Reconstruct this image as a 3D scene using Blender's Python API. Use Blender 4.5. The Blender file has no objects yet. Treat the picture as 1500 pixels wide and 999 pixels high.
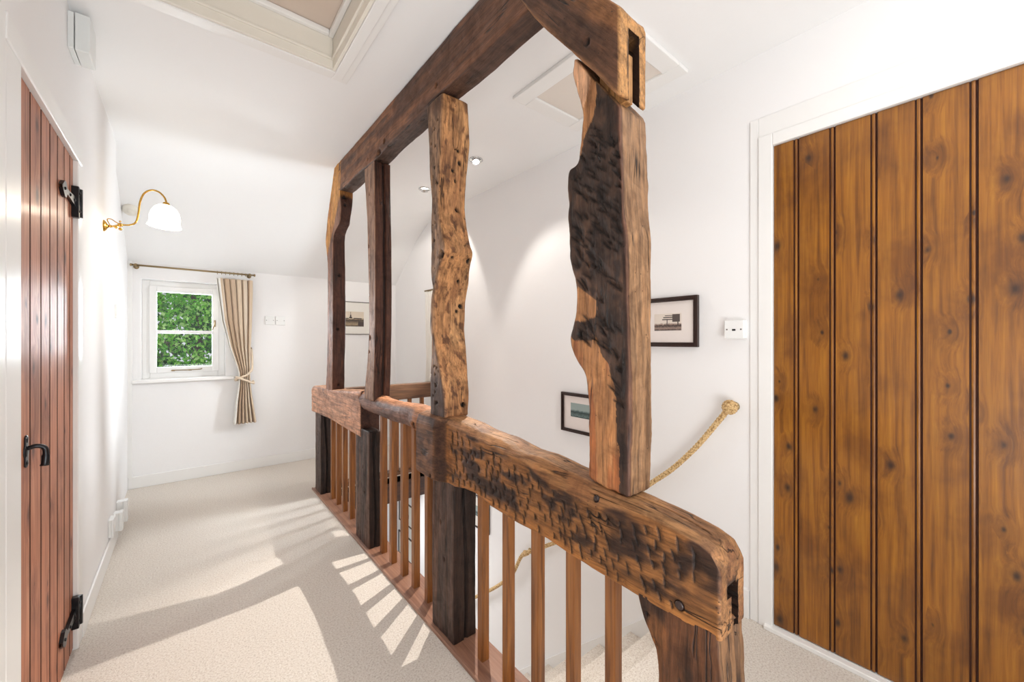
import bpy, bmesh, math, random
import numpy as np
from mathutils import Vector, Matrix
random.seed(7)
PI = math.pi

# ------------------------------------------------------------------ camera, world, lights
F_PX = 585.0
TH = math.atan(478.0 / F_PX)
CT, ST = math.cos(TH), math.sin(TH)
CAM_H = 1.2
scene = bpy.context.scene
COL = scene.collection

cam_d = bpy.data.cameras.new('camera')
cam = bpy.data.objects.new('camera', cam_d)
COL.objects.link(cam)
cam.location = (0, 0, CAM_H)
cam.rotation_euler = (PI / 2, 0, -TH)
cam_d.sensor_width = 36
cam_d.lens = F_PX / 1500 * 36
cam_d.clip_start = 0.02
scene.camera = cam

scene.view_settings.view_transform = 'Standard'
scene.view_settings.look = 'None'
scene.view_settings.exposure = 0.73
scene.view_settings.gamma = 1
scene.view_settings.use_curve_mapping = False

world = bpy.data.worlds.new('world')
scene.world = world
world.use_nodes = True
wn = world.node_tree
bg = wn.nodes['Background']
bg.inputs[0].default_value = (0.90, 0.96, 1.0, 1)
bg.inputs[1].default_value = 0.47


def light(name, kind, loc, energy, color=(1, 1, 1), aim=None, **kw):
    d = bpy.data.lights.new(name, kind)
    d.energy = energy
    d.color = color
    for k, v in kw.items():
        setattr(d, k, v)
    o = bpy.data.objects.new(name, d)
    COL.objects.link(o)
    o.location = loc
    if aim is not None:
        o.rotation_euler = Vector(aim).to_track_quat('-Z', 'Y').to_euler()
    return o


# unseen soft fill added behind the camera, and fill thrown up to the ceiling
light('room_fill', 'AREA', (0.6, -1.35, 1.6), 3, (0.95, 0.98, 1.0), (0.05, 1, -0.05), shape='RECTANGLE', size=2.0, size_y=1.6)
light('bounce_light', 'AREA', (0.15, -0.85, 0.5), 22, (0.95, 0.98, 1.0), (0.0, 0.6, 1), shape='RECTANGLE', size=1.4, size_y=0.9)
# unseen fill added above the landing, behind the camera, to brighten the carpet
light('landing_fill', 'AREA', (1.25, -0.55, 2.38), 5.5, (1.0, 0.97, 0.93), (0.05, 0.15, -1), shape='DISK', size=0.3)
# daylight at the landing window, and at the window on the stair wall
light('window_light', 'AREA', (0.0, 4.95, 1.45), 31, (0.86, 0.94, 1.0), (1.1, -0.8, -0.02), shape='RECTANGLE', size=0.5, size_y=0.7)
light('side_window_light', 'AREA', (2.35, 3.2, 1.5), 66, (0.86, 0.94, 1.0), (-1, 0.45, 0.05), shape='RECTANGLE', size=0.6, size_y=0.8)
# unseen fill added under the landing to brighten the stairwell
light('hall_fill', 'AREA', (1.2, 3.75, -0.55), 7, (0.97, 0.98, 1.0), (0.25, -1, -0.45), shape='RECTANGLE', size=0.6, size_y=0.35)

# ------------------------------------------------------------------ helpers
XS = 0.808            # the landing face of the timber screen
XL = -0.330           # left wall
XR = 1.893            # right wall
YF = 4.46             # window wall
HC = 2.42             # ceiling


def ray(px, py):
    x, z = (px - 750) / F_PX, (500 - py) / F_PX
    return (x * CT + ST, -x * ST + CT, z)


def on_x(px, py, X):
    d = ray(px, py); k = X / d[0]
    return (X, d[1] * k, CAM_H + d[2] * k)


def on_y(px, py, Y):
    d = ray(px, py); k = Y / d[1]
    return (d[0] * k, Y, CAM_H + d[2] * k)


def yz(pts, X=XS):
    return [on_x(p[0], p[1], X)[1:] for p in pts]


def smooth_curve(c, w=0.012):
    # resample and blur an outline so it runs in soft waves
    x = np.arange(c[0][0], c[0][-1], 0.003)
    y = np.interp(x, c[0], c[1])
    n = int(3 * w / 0.003)
    k = np.exp(-0.5 * (np.arange(-n, n + 1) * 0.003 / w) ** 2); k /= k.sum()
    yp = np.concatenate([np.full(n, y[0]), y, np.full(n, y[-1])])
    return x, np.convolve(yp, k, 'valid')


def curve_of(pts, key=1):
    """arrays sorted for np.interp: key coordinate -> other"""
    pts = sorted(pts, key=lambda p: p[key])
    return np.array([p[key] for p in pts]), np.array([p[1 - key] for p in pts])


def lin(c):
    return tuple(((v / 255) / 12.92 if v / 255 <= 0.04045 else ((v / 255 + 0.055) / 1.055) ** 2.4) for v in c)


def lin_np(a):
    a = np.clip(a / 255.0, 0, 1)
    return np.where(a <= 0.04045, a / 12.92, ((a + 0.055) / 1.055) ** 2.4)


# vectorised value noise
def _hash(ix, iy, iz, seed):
    h = (ix * 374761393 + iy * 668265263 + iz * 2147483647 + seed * 1274126177) & 0xFFFFFFFF
    h = ((h ^ (h >> 13)) * 1274126177) & 0xFFFFFFFF
    h = h ^ (h >> 16)
    return (h & 0xFFFF) / 65535.0


def vnoise(p, seed=0):
    p = np.asarray(p, float)
    i = np.floor(p).astype(np.int64)
    f = p - i
    u = f * f * (3 - 2 * f)
    r = 0
    for dx in (0, 1):
        wx = u[:, 0] if dx else 1 - u[:, 0]
        for dy in (0, 1):
            wy = u[:, 1] if dy else 1 - u[:, 1]
            for dz in (0, 1):
                wz = u[:, 2] if dz else 1 - u[:, 2]
                r = r + _hash(i[:, 0] + dx, i[:, 1] + dy, i[:, 2] + dz, seed) * wx * wy * wz
    return r


def fbm(p, seed=0, octv=4):
    r, a, t = 0, 0.5, 0
    p = np.asarray(p, float)
    for k in range(octv):
        r = r + a * vnoise(p * 2 ** k + 17.3 * k, seed + k)
        t += a
        a *= 0.5
    return r / t


def sstep(a, b, x):
    t = np.clip((x - a) / (b - a), 0, 1)
    return t * t * (3 - 2 * t)


def in_poly(px, py, poly):
    inside = np.zeros(len(px), bool)
    n = len(poly)
    j = n - 1
    for i in range(n):
        xi, yi = poly[i]; xj, yj = poly[j]
        c = ((yi > py) != (yj > py)) & (px < (xj - xi) * (py - yi) / (yj - yi + 1e-12) + xi)
        inside ^= c
        j = i
    return inside


def link(o, parent=None):
    COL.objects.link(o)
    if parent is not None:
        o.parent = parent
    return o


def mesh_obj(name, me, mat, parent=None):
    o = bpy.data.objects.new(name, me)
    if mat is not None and len(me.materials) == 0:
        for m in (mat if isinstance(mat, (list, tuple)) else [mat]):
            me.materials.append(m)
    return link(o, parent)


def obj(name, bm, mat, parent=None, smooth=False):
    bmesh.ops.recalc_face_normals(bm, faces=bm.faces[:])
    me = bpy.data.meshes.new(name)
    bm.to_mesh(me); bm.free()
    if smooth:
        me.shade_smooth()
    return mesh_obj(name, me, mat, parent)


def tag(o, label=None, cat=None, group=None, kind=None):
    if label: o['label'] = label
    if cat: o['category'] = cat
    if group: o['group'] = group
    if kind: o['kind'] = kind
    return o


def thing(name, label, cat, loc=(0, 0, 0), rotz=0, group=None):
    o = bpy.data.objects.new(name, None)
    o.empty_display_size = 0.05
    COL.objects.link(o)
    o.location = loc
    o.rotation_euler = (0, 0, rotz)
    return tag(o, label, cat, group)


def box(bm, x0, x1, y0, y1, z0, z1, bev=0.0, seg=2, mi=0):
    r = bmesh.ops.create_cube(bm, size=1.0)
    for v in r['verts']:
        v.co = Vector(((x0 + x1) / 2 + v.co.x * (x1 - x0), (y0 + y1) / 2 + v.co.y * (y1 - y0), (z0 + z1) / 2 + v.co.z * (z1 - z0)))
    fs = set(f for v in r['verts'] for f in v.link_faces)
    for f in fs: f.material_index = mi
    if bev > 0:
        es = list(set(e for v in r['verts'] for e in v.link_edges))
        rb = bmesh.ops.bevel(bm, geom=es, offset=bev, segments=seg, affect='EDGES', profile=0.5)
        for f in rb['faces']: f.material_index = mi
    return r


def tube(bm, pts, r, n=10, caps=True, mi=0):
    pts = [Vector(p) for p in pts]
    m = len(pts)
    rad = r if isinstance(r, (list, tuple)) else [r] * m
    rings = []
    prev = None
    for i, p in enumerate(pts):
        t = (pts[min(i + 1, m - 1)] - pts[max(i - 1, 0)]).normalized()
        if prev is None:
            a = Vector((0, 0, 1)) if abs(t.z) < 0.9 else Vector((1, 0, 0))
            u = t.cross(a).normalized()
        else:
            u = (prev - t * prev.dot(t)).normalized()
        prev = u
        w = t.cross(u)
        rings.append([bm.verts.new(p + (u * math.cos(2 * PI * k / n) + w * math.sin(2 * PI * k / n)) * rad[i]) for k in range(n)])
    for a, b in zip(rings, rings[1:]):
        for k in range(n):
            f = bm.faces.new((a[k], a[(k + 1) % n], b[(k + 1) % n], b[k])); f.smooth = True; f.material_index = mi
    if caps:
        for rg in (rings[0], rings[-1]):
            f = bm.faces.new(rg); f.material_index = mi


def lathe(bm, prof, origin=(0, 0, 0), axis=(0, 0, 1), n=24, mi=0):
    """prof: (radius, height) along axis"""
    q = Vector(axis).to_track_quat('Z', 'Y')
    o = Vector(origin)
    rings = []
    for r, h in prof:
        if r < 1e-5:
            rings.append([bm.verts.new(o + q @ Vector((0, 0, h)))])
        else:
            rings.append([bm.verts.new(o + q @ Vector((r * math.cos(2 * PI * k / n), r * math.sin(2 * PI * k / n), h))) for k in range(n)])
    for a, b in zip(rings, rings[1:]):
        for k in range(n):
            k2 = (k + 1) % n
            if len(a) == 1 and len(b) == 1: continue
            if len(a) == 1: f = bm.faces.new((a[0], b[k2], b[k]))
            elif len(b) == 1: f = bm.faces.new((a[k], a[k2], b[0]))
            else: f = bm.faces.new((a[k], a[k2], b[k2], b[k]))
            f.smooth = True; f.material_index = mi


def smooth_path(pts, n=8):
    """Catmull-Rom through points"""
    P = [Vector(p) for p in pts]
    P = [P[0] * 2 - P[1]] + P + [P[-1] * 2 - P[-2]]
    out = []
    for i in range(1, len(P) - 2):
        for k in range(n):
            t = k / n
            a, b, c, d = P[i - 1], P[i], P[i + 1], P[i + 2]
            out.append(0.5 * ((2 * b) + (c - a) * t + (2 * a - 5 * b + 4 * c - d) * t * t + (3 * b - a - 3 * c + d) * t ** 3))
    out.append(P[-2])
    return out


# ------------------------------------------------------------------ materials
class NT:
    def __init__(self, name):
        self.m = bpy.data.materials.new(name)
        self.m.use_nodes = True
        self.t = self.m.node_tree
        self.b = self.t.nodes['Principled BSDF']
        self.L = self.t.links.new

    def n(self, typ, **kw):
        nd = self.t.nodes.new(typ)
        for k, v in kw.items():
            if k == 'in_':
                for kk, vv in v.items():
                    if hasattr(vv, 'is_linked') or isinstance(vv, bpy.types.NodeSocket):
                        self.L(vv, nd.inputs[kk])
                    else:
                        nd.inputs[kk].default_value = vv
            else:
                setattr(nd, k, v)
        return nd

    def math(self, op, a, b=0.0, c=None):
        nd = self.t.nodes.new('ShaderNodeMath'); nd.operation = op
        for i, v in enumerate([a, b] + ([c] if c is not None else [])):
            if isinstance(v, bpy.types.NodeSocket): self.L(v, nd.inputs[i])
            else: nd.inputs[i].default_value = v
        return nd.outputs[0]

    def ramp(self, fac, stops):
        nd = self.t.nodes.new('ShaderNodeValToRGB')
        e = nd.color_ramp.elements
        while len(e) < len(stops): e.new(0.5)
        for el, (p, c) in zip(e, stops):
            el.position = p
            el.color = (*c, 1) if len(c) == 3 else c
        self.L(fac, nd.inputs[0])
        return nd.outputs[0]

    def mix(self, fac, a, b, blend='MIX'):
        nd = self.t.nodes.new('ShaderNodeMix'); nd.data_type = 'RGBA'; nd.blend_type = blend
        for i, v in ((0, fac), (6, a), (7, b)):
            if isinstance(v, bpy.types.NodeSocket): self.L(v, nd.inputs[i])
            else: nd.inputs[i].default_value = v if not isinstance(v, tuple) else ((*v, 1) if len(v) == 3 else v)
        return nd.outputs[2]

    def coords(self, scale=(1, 1, 1), kind='Object', add=None):
        tc = self.t.nodes.new('ShaderNodeTexCoord')
        mp = self.t.nodes.new('ShaderNodeMapping')
        src = tc.outputs[kind]
        if add is not None:
            va = self.t.nodes.new('ShaderNodeVectorMath'); va.operation = 'ADD'
            self.L(src, va.inputs[0]); self.L(add, va.inputs[1])
            src = va.outputs[0]
        self.L(src, mp.inputs[0]); mp.inputs['Scale'].default_value = scale
        return mp.outputs[0]

    def noise(self, vec, scale, detail=4, rough=0.55, dist=0.0):
        nd = self.n('ShaderNodeTexNoise')
        self.L(vec, nd.inputs['Vector'])
        nd.inputs['Scale'].default_value = scale; nd.inputs['Detail'].default_value = detail
        nd.inputs['Roughness'].default_value = rough; nd.inputs['Distortion'].default_value = dist
        return nd.outputs['Fac']

    def bump(self, h, strength, dist=0.002, normal=None):
        nd = self.n('ShaderNodeBump')
        self.L(h, nd.inputs['Height']); nd.inputs['Strength'].default_value = strength; nd.inputs['Distance'].default_value = dist
        if normal is not None: self.L(normal, nd.inputs['Normal'])
        return nd.outputs[0]

    def set(self, **kw):
        for k, v in kw.items():
            k = k.replace('_', ' ')
            if isinstance(v, bpy.types.NodeSocket): self.L(v, self.b.inputs[k])
            else: self.b.inputs[k].default_value = (*v, 1) if isinstance(v, tuple) and len(v) == 3 else v
        return self.m


def plain(name, rgb, rough=0.5, metal=0.0, var=0.05, scale=30):
    N = NT(name)
    c = N.coords()
    f = N.noise(c, scale, 3)
    L_ = lin(rgb)
    col = N.mix(f, tuple(v * (1 - var) for v in L_), tuple(min(1, v * (1 + var)) for v in L_))
    N.set(Base_Color=col, Roughness=rough, Metallic=metal)
    return N.m


def wall_paint(name, rgb):
    N = NT(name)
    c = N.coords()
    f = N.noise(c, 2.2, 4)
    L_ = lin(rgb)
    col = N.mix(f, tuple(v * 0.985 for v in L_), tuple(min(1, v * 1.015) for v in L_))
    h = N.noise(c, 9, 5, 0.6)
    h2 = N.noise(c, 160, 2)
    b1 = N.bump(h, 0.12, 0.01)
    b2 = N.bump(h2, 0.06, 0.002, b1)
    N.set(Base_Color=col, Roughness=0.75, Normal=b2)
    return N.m


M = {}
M['wall'] = wall_paint('white_plaster', (243, 241, 240))
M['ceiling'] = wall_paint('ceiling_plaster', (244, 243, 242))
M['gloss'] = plain('white_gloss_paint', (240, 238, 235), 0.3, 0, 0.012, 6)
M['old_gloss'] = plain('cream_old_paint', (232, 226, 214), 0.4, 0, 0.05, 9)
M['plastic'] = plain('white_plastic', (240, 240, 238), 0.3, 0, 0.01)
M['chime'] = plain('grey_white_plastic', (226, 228, 226), 0.35, 0, 0.01)
M['iron'] = plain('black_iron', (26, 26, 30), 0.28, 0.3, 0.3, 90)
M['brass'] = plain('brass', (196, 152, 72), 0.25, 1.0, 0.12, 60)
M['chrome'] = plain('polished_steel', (205, 205, 205), 0.15, 1.0, 0.02)
M['pole'] = plain('antique_brass', (150, 128, 92), 0.35, 0.8, 0.1)
M['screw'] = plain('screw_grey', (120, 112, 108), 0.4, 0.5, 0.05)
M['dark'] = plain('dark_slot', (20, 18, 18), 0.6, 0, 0.05)
M['mount'] = plain('picture_mount', (232, 222, 216), 0.8, 0, 0.02)
M['mount_white'] = plain('ivory_mount', (238, 234, 226), 0.8, 0, 0.02)
M['frame_dark'] = plain('dark_frame_wood', (52, 36, 32), 0.3, 0, 0.25, 60)
M['frame_pale'] = plain('thin_grey_frame', (110, 100, 95), 0.35, 0.2, 0.05)
M['lining'] = plain('curtain_lining', (238, 234, 226), 0.85, 0, 0.02)
M['ground'] = plain('lawn', (70, 110, 45), 0.9, 0, 0.4, 2)

# carpet
N = NT('beige_carpet')
c = N.coords()
f1 = N.noise(c, 150, 4, 0.75)
f2 = N.noise(c, 3.0, 4, 0.6)
f3 = N.noise(c, 900, 1)
colr = N.ramp(f1, [(0.28, lin((192, 176, 161))), (0.5, lin((240, 229, 216))), (0.74, lin((255, 250, 243)))])
colr = N.mix(f2, colr, (0.97, 0.96, 0.955), 'MULTIPLY')
hh = N.math('ADD', f1, N.math('MULTIPLY', f3, 0.6))
N.set(Base_Color=colr, Roughness=0.95, Normal=N.bump(hh, 0.75, 0.006))
N.b.inputs['Sheen Weight'].default_value = 0.15
M['carpet'] = N.m


def oak(name, sc, rough=0.50, bump=0.85, rot=0.0):
    """old timber: vertex tone x grain, short cracks, worm holes. sc squeezes coordinates along the grain."""
    N = NT(name)
    at = N.n('ShaderNodeVertexColor'); at.layer_name = 'tone'
    def stretched(k):
        if not rot: return N.coords(k)
        tc = N.n('ShaderNodeTexCoord'); vr = N.n('ShaderNodeVectorRotate', rotation_type='X_AXIS')
        N.L(tc.outputs['Object'], vr.inputs['Vector']); vr.inputs['Angle'].default_value = rot
        mp = N.n('ShaderNodeMapping'); N.L(vr.outputs[0], mp.inputs[0]); mp.inputs['Scale'].default_value = k
        return mp.outputs[0]
    c = stretched(sc)
    c1 = N.coords()
    g1 = N.noise(c, 46, 6, 0.65, 0.6)
    g2 = N.noise(c, 150, 4, 0.7, 0.3)
    blot = N.noise(c1, 14, 5, 0.65, 0.8)
    k1 = N.ramp(g1, [(0.30, (0.42, 0.39, 0.37)), (0.5, (0.95, 0.95, 0.95)), (0.72, (1.38, 1.34, 1.28))])
    k2 = N.ramp(g2, [(0.32, (0.55, 0.52, 0.50)), (0.52, (1.0, 1.0, 1.0)), (0.72, (1.26, 1.23, 1.18))])
    k3 = N.ramp(blot, [(0.3, (0.62, 0.58, 0.56)), (0.52, (1.0, 1.0, 1.0)), (0.75, (1.18, 1.12, 1.05))])
    col = N.mix(1.0, at.outputs[0], k1, 'MULTIPLY')
    col = N.mix(1.0, col, k2, 'MULTIPLY')
    col = N.mix(1.0, col, k3, 'MULTIPLY')
    # drying cracks: thin lines where a stretched noise crosses its mid value
    cr = N.noise(stretched(tuple(v * 0.6 if v < 0.5 else v for v in sc)), 16, 3, 0.5, 0.4)
    d = N.math('ABSOLUTE', N.math('SUBTRACT', cr, 0.5))
    msk = N.ramp(N.noise(c1, 7, 2), [(0.52, (0, 0, 0)), (0.6, (1, 1, 1))])
    line = N.math('MULTIPLY', N.ramp(d, [(0.0, (1, 1, 1)), (0.010, (0, 0, 0))]), msk)
    col = N.mix(line, col, (0.012, 0.008, 0.006))
    # worm holes
    vo = N.n('ShaderNodeTexVoronoi'); N.L(c1, vo.inputs['Vector']); vo.inputs['Scale'].default_value = 85
    wh = N.ramp(vo.outputs['Distance'], [(0.10, (1, 1, 1)), (0.16, (0, 0, 0))])
    wm = N.ramp(N.noise(c1, 11, 2), [(0.56, (0, 0, 0)), (0.64, (1, 1, 1))])
    whm = N.math('MULTIPLY', wh, wm)
    col = N.mix(whm, col, (0.014, 0.009, 0.007))
    hgt = N.math('ADD', N.math('MULTIPLY', g1, 0.7), N.math('MULTIPLY', g2, 0.3))
    hgt = N.math('SUBTRACT', hgt, N.math('MULTIPLY', line, 1.0))
    hgt = N.math('SUBTRACT', hgt, whm)
    r = N.ramp(blot, [(0.3, (rough + 0.14,) * 3), (0.7, (rough - 0.08,) * 3)])
    N.b.inputs['Specular IOR Level'].default_value = 0.3
    N.set(Base_Color=col, Roughness=r, Normal=N.bump(hgt, bump, 0.006))
    return N.m


M['oak_z'] = oak('old_oak_upright', (1, 1, 0.07))
M['oak_y'] = oak('old_oak_level', (1, 0.07, 1))
M['oak_r'] = oak('old_oak_sloping', (1, 0.07, 1), rot=-0.87)


def turned(name, dark, mid, light_, sc, rough=0.3):
    N = NT(name)
    c = N.coords(sc)
    oi = N.n('ShaderNodeObjectInfo')
    va = N.n('ShaderNodeVectorMath', operation='ADD')
    N.L(c, va.inputs[0])
    sc2 = N.n('ShaderNodeVectorMath', operation='SCALE'); N.L(oi.outputs['Location'], sc2.inputs[0]); sc2.inputs['Scale'].default_value = 13.7
    N.L(sc2.outputs[0], va.inputs[1])
    g = N.noise(va.outputs[0], 55, 5, 0.6, 0.7)
    g2 = N.noise(va.outputs[0], 180, 3, 0.6)
    col = N.ramp(g, [(0.28, lin(dark)), (0.5, lin(mid)), (0.75, lin(light_))])
    col = N.mix(N.math('MULTIPLY', g2, 0.5), col, lin(dark))
    N.set(Base_Color=col, Roughness=rough, Normal=N.bump(g, 0.15, 0.002))
    return N.m


M['baluster'] = turned('mid_oak_varnish', (92, 52, 22), (146, 90, 42), (182, 120, 58), (1, 1, 0.06))
M['sill'] = turned('red_brown_sill', (112, 76, 60), (152, 110, 88), (178, 136, 110), (1, 0.05, 1), 0.35)
M['trimmer'] = turned('dark_trimmer', (44, 26, 20), (72, 44, 32), (98, 62, 44), (0.06, 1, 1), 0.4)
M['far_rail'] = turned('dark_oak_rail', (66, 42, 28), (110, 74, 48), (142, 98, 64), (0.06, 1, 1), 0.4)


def boards(name, dark, mid, light_, knot, rough, coat, kscale, kamt):
    """varnished pine boards; attribute 'rnd' shifts the figure per board. The grain runs along z."""
    N = NT(name)
    at = N.n('ShaderNodeVertexColor'); at.layer_name = 'rnd'
    sh = N.n('ShaderNodeVectorMath', operation='SCALE'); N.L(at.outputs[0], sh.inputs[0]); sh.inputs['Scale'].default_value = 9.0
    off = sh.outputs[0]
    c0 = N.coords((0.25, 1, 0.62), add=off)
    sx = N.n('ShaderNodeSeparateXYZ'); N.L(c0, sx.inputs[0])
    cx2 = N.n('ShaderNodeCombineXYZ'); N.L(sx.outputs[1], cx2.inputs[0]); N.L(sx.outputs[2], cx2.inputs[1])
    vo = N.n('ShaderNodeTexVoronoi', voronoi_dimensions='2D'); N.L(cx2.outputs[0], vo.inputs['Vector']); vo.inputs['Scale'].default_value = kscale
    vo.inputs['Randomness'].default_value = 1.0
    d = vo.outputs['Distance']
    wob = N.noise(c0, 30, 3)
    d = N.math('ADD', d, N.math('MULTIPLY', N.math('SUBTRACT', wob, 0.5), 0.14))
    sel = N.n('ShaderNodeSeparateColor'); N.L(vo.outputs['Color'], sel.inputs[0])
    pick = N.math('GREATER_THAN', sel.outputs[0], 1 - kamt)
    size = N.math('ADD', N.math('MULTIPLY', sel.outputs[1], 0.13), 0.05)
    kn = N.n('ShaderNodeMapRange'); kn.interpolation_type = 'SMOOTHSTEP'
    N.L(d, kn.inputs['Value']); N.L(size, kn.inputs['From Max']); kn.inputs['From Min'].default_value = 0.0
    kn.inputs['To Min'].default_value = 1; kn.inputs['To Max'].default_value = 0
    kk = N.math('MULTIPLY', kn.outputs[0], pick)
    halo = N.n('ShaderNodeMapRange'); halo.interpolation_type = 'SMOOTHSTEP'
    N.L(d, halo.inputs['Value']); halo.inputs['From Max'].default_value = 0.42
    halo.inputs['To Min'].default_value = 1; halo.inputs['To Max'].default_value = 0
    ha = N.math('MULTIPLY', halo.outputs[0], pick)
    # grain, pushed aside around knots
    cg = N.coords((1, 1, 0.035), add=off)
    gadd = N.n('ShaderNodeVectorMath', operation='ADD'); N.L(cg, gadd.inputs[0])
    cmb = N.n('ShaderNodeCombineXYZ'); N.L(N.math('MULTIPLY', ha, 0.018), cmb.inputs[1]); N.L(N.math('MULTIPLY', ha, 0.018), cmb.inputs[0])
    N.L(cmb.outputs[0], gadd.inputs[1])
    g = N.noise(gadd.outputs[0], 70, 4, 0.6, 0.3)
    g2 = N.noise(gadd.outputs[0], 240, 2, 0.6)
    cb = N.coords((0.5, 1, 0.75), add=off)
    blot = N.noise(cb, 6, 4, 0.55, 0.25)
    col = N.ramp(g, [(0.25, lin(dark)), (0.5, lin(mid)), (0.78, lin(light_))])
    col = N.mix(N.math('MULTIPLY', g2, 0.5), col, lin(dark))
    bl = N.ramp(blot, [(0.34, (0.66, 0.60, 0.52)), (0.5, (1.0, 1.0, 1.0)), (0.68, (1.14, 1.13, 1.1))])
    col = N.mix(1.0, col, bl, 'MULTIPLY')
    col = N.mix(N.math('MULTIPLY', ha, 0.45), col, lin(dark))
    col = N.mix(N.math('MULTIPLY', kk, 0.92), col, lin(knot))
    N.set(Base_Color=col, Roughness=rough, Normal=N.bump(N.math('ADD', g, N.math('MULTIPLY', blot, 0.8)), 0.12, 0.004))
    N.b.inputs['Coat Weight'].default_value = coat
    N.b.inputs['Coat Roughness'].default_value = 0.18
    return N.m


M['door_honey'] = boards('honey_pine_varnish', (94, 52, 8), (148, 91, 18), (180, 120, 34), (40, 20, 8), 0.36, 0.25, 8.5, 0.7)
M['door_red'] = boards('red_pine_varnish', (134, 74, 50), (190, 124, 92), (216, 158, 126), (78, 40, 26), 0.5, 0.05, 7.0, 0.5)
M['door_red'].node_tree.nodes['Principled BSDF'].inputs['Specular IOR Level'].default_value = 0.3
M['groove'] = plain('dark_bead_groove', (70, 32, 14), 0.5, 0, 0.2)

# rope
N = NT('natural_rope')
c = N.coords()
w = N.n('ShaderNodeTexVoronoi'); N.L(c, w.inputs['Vector']); w.inputs['Scale'].default_value = 120
col = N.ramp(w.outputs['Distance'], [(0.0, lin((232, 204, 156))), (0.5, lin((214, 180, 128))), (0.8, lin((160, 122, 74)))])
N.set(Base_Color=col, Roughness=0.8, Normal=N.bump(w.outputs['Distance'], -0.8, 0.006))
M['rope'] = N.m

# curtain fabric: soft vertical stripes that follow the cloth (attribute)
N = NT('striped_curtain')
at = N.n('ShaderNodeVertexColor'); at.layer_name = 'tone'
c = N.coords()
wv = N.noise(c, 500, 2)
col = N.mix(N.math('MULTIPLY', wv, 0.10), at.outputs[0], (0.25, 0.18, 0.12))
N.set(Base_Color=col, Roughness=0.8, Normal=N.bump(wv, 0.15, 0.001))
N.b.inputs['Sheen Weight'].default_value = 0.2
M['curtain'] = N.m

# glass
N = NT('window_glass')
tr = N.n('ShaderNodeBsdfTransparent'); gl = N.n('ShaderNodeBsdfGlossy'); gl.inputs['Roughness'].default_value = 0.02
fr = N.n('ShaderNodeFresnel'); fr.inputs['IOR'].default_value = 1.35
ms = N.n('ShaderNodeMixShader')
N.L(fr.outputs[0], ms.inputs[0]); N.L(tr.outputs[0], ms.inputs[1]); N.L(gl.outputs[0], ms.inputs[2])
N.L(ms.outputs[0], N.t.nodes['Material Output'].inputs[0])
M['glass'] = N.m

# lit opal shade and lamps
N = NT('opal_glass_lit')
N.set(Base_Color=(0.95, 0.93, 0.9), Roughness=0.2, Emission_Color=(1.0, 0.90, 0.74), Emission_Strength=2.2)
M['opal'] = N.m
N = NT('lit_halogen')
N.set(Base_Color=(1, 1, 1), Emission_Color=(1.0, 0.93, 0.8), Emission_Strength=14.0)
M['halogen'] = N.m

# leaves
N = NT('green_leaves')
oi = N.n('ShaderNodeVertexColor'); oi.layer_name = 'tone'
N.set(Base_Color=oi.outputs[0], Roughness=0.5)
N.b.inputs['Subsurface Weight'].default_value = 0.0
tl = N.n('ShaderNodeBsdfTranslucent'); N.L(oi.outputs[0], tl.inputs[0])
ad = N.n('ShaderNodeMixShader'); ad.inputs[0].default_value = 0.45
N.L(N.b.outputs[0], ad.inputs[1]); N.L(tl.outputs[0], ad.inputs[2])
N.L(ad.outputs[0], N.t.nodes['Material Output'].inputs[0])
M['leaf'] = N.m
M['bark'] = plain('bark', (110, 96, 80), 0.85, 0, 0.3, 20)
M['loft_panel'] = plain('loft_panel_board', (214, 198, 184), 0.7, 0, 0.09, 2.5)
M['loft_panel_pale'] = plain('pale_hatch_panel', (226, 216, 206), 0.6, 0, 0.04, 4)


# engraving style prints
def print_mat(name, sky, ink, ground, horizon, sc):
    N = NT(name)
    tc = N.n('ShaderNodeTexCoord')
    sp = N.n('ShaderNodeSeparateXYZ'); N.L(tc.outputs['Generated'], sp.inputs[0])
    z = sp.outputs[2]
    n1 = N.noise(N.coords(), sc, 5, 0.7)
    n2 = N.noise(N.coords(), sc * 4, 3, 0.7)
    zz = N.math('ADD', z, N.math('MULTIPLY', N.math('SUBTRACT', n1, 0.5), 0.25))
    base = N.ramp(zz, [(0.0, lin(ink)), (0.12, lin(ground)), (horizon - 0.08, lin(ink)), (horizon, lin(ground)), (horizon + 0.08, lin(sky)), (1.0, lin(sky))])
    mm = N.math('MULTIPLY', N.ramp(n2, [(0.45, (0, 0, 0)), (0.6, (1, 1, 1))]), N.ramp(zz, [(horizon, (0.7, 0.7, 0.7)), (horizon + 0.1, (0.0, 0.0, 0.0))]))
    N.set(Base_Color=N.mix(mm, base, lin(ink)), Roughness=0.7)
    return N.m


M['print_city'] = print_mat('print_river_town', (226, 212, 192), (70, 62, 58), (186, 164, 134), 0.5, 60)
M['print_crowd'] = print_mat('print_crowd', (222, 210, 198), (62, 50, 48), (176, 152, 138), 0.36, 90)
M['print_lake'] = print_mat('print_lake', (150, 164, 160), (46, 62, 60), (112, 132, 130), 0.45, 40)
M['print_small'] = print_mat('print_small', (216, 206, 190), (80, 70, 62), (170, 150, 126), 0.5, 60)
M['ink'] = plain('print_ink', (86, 76, 72), 0.8, 0, 0.1)

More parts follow.
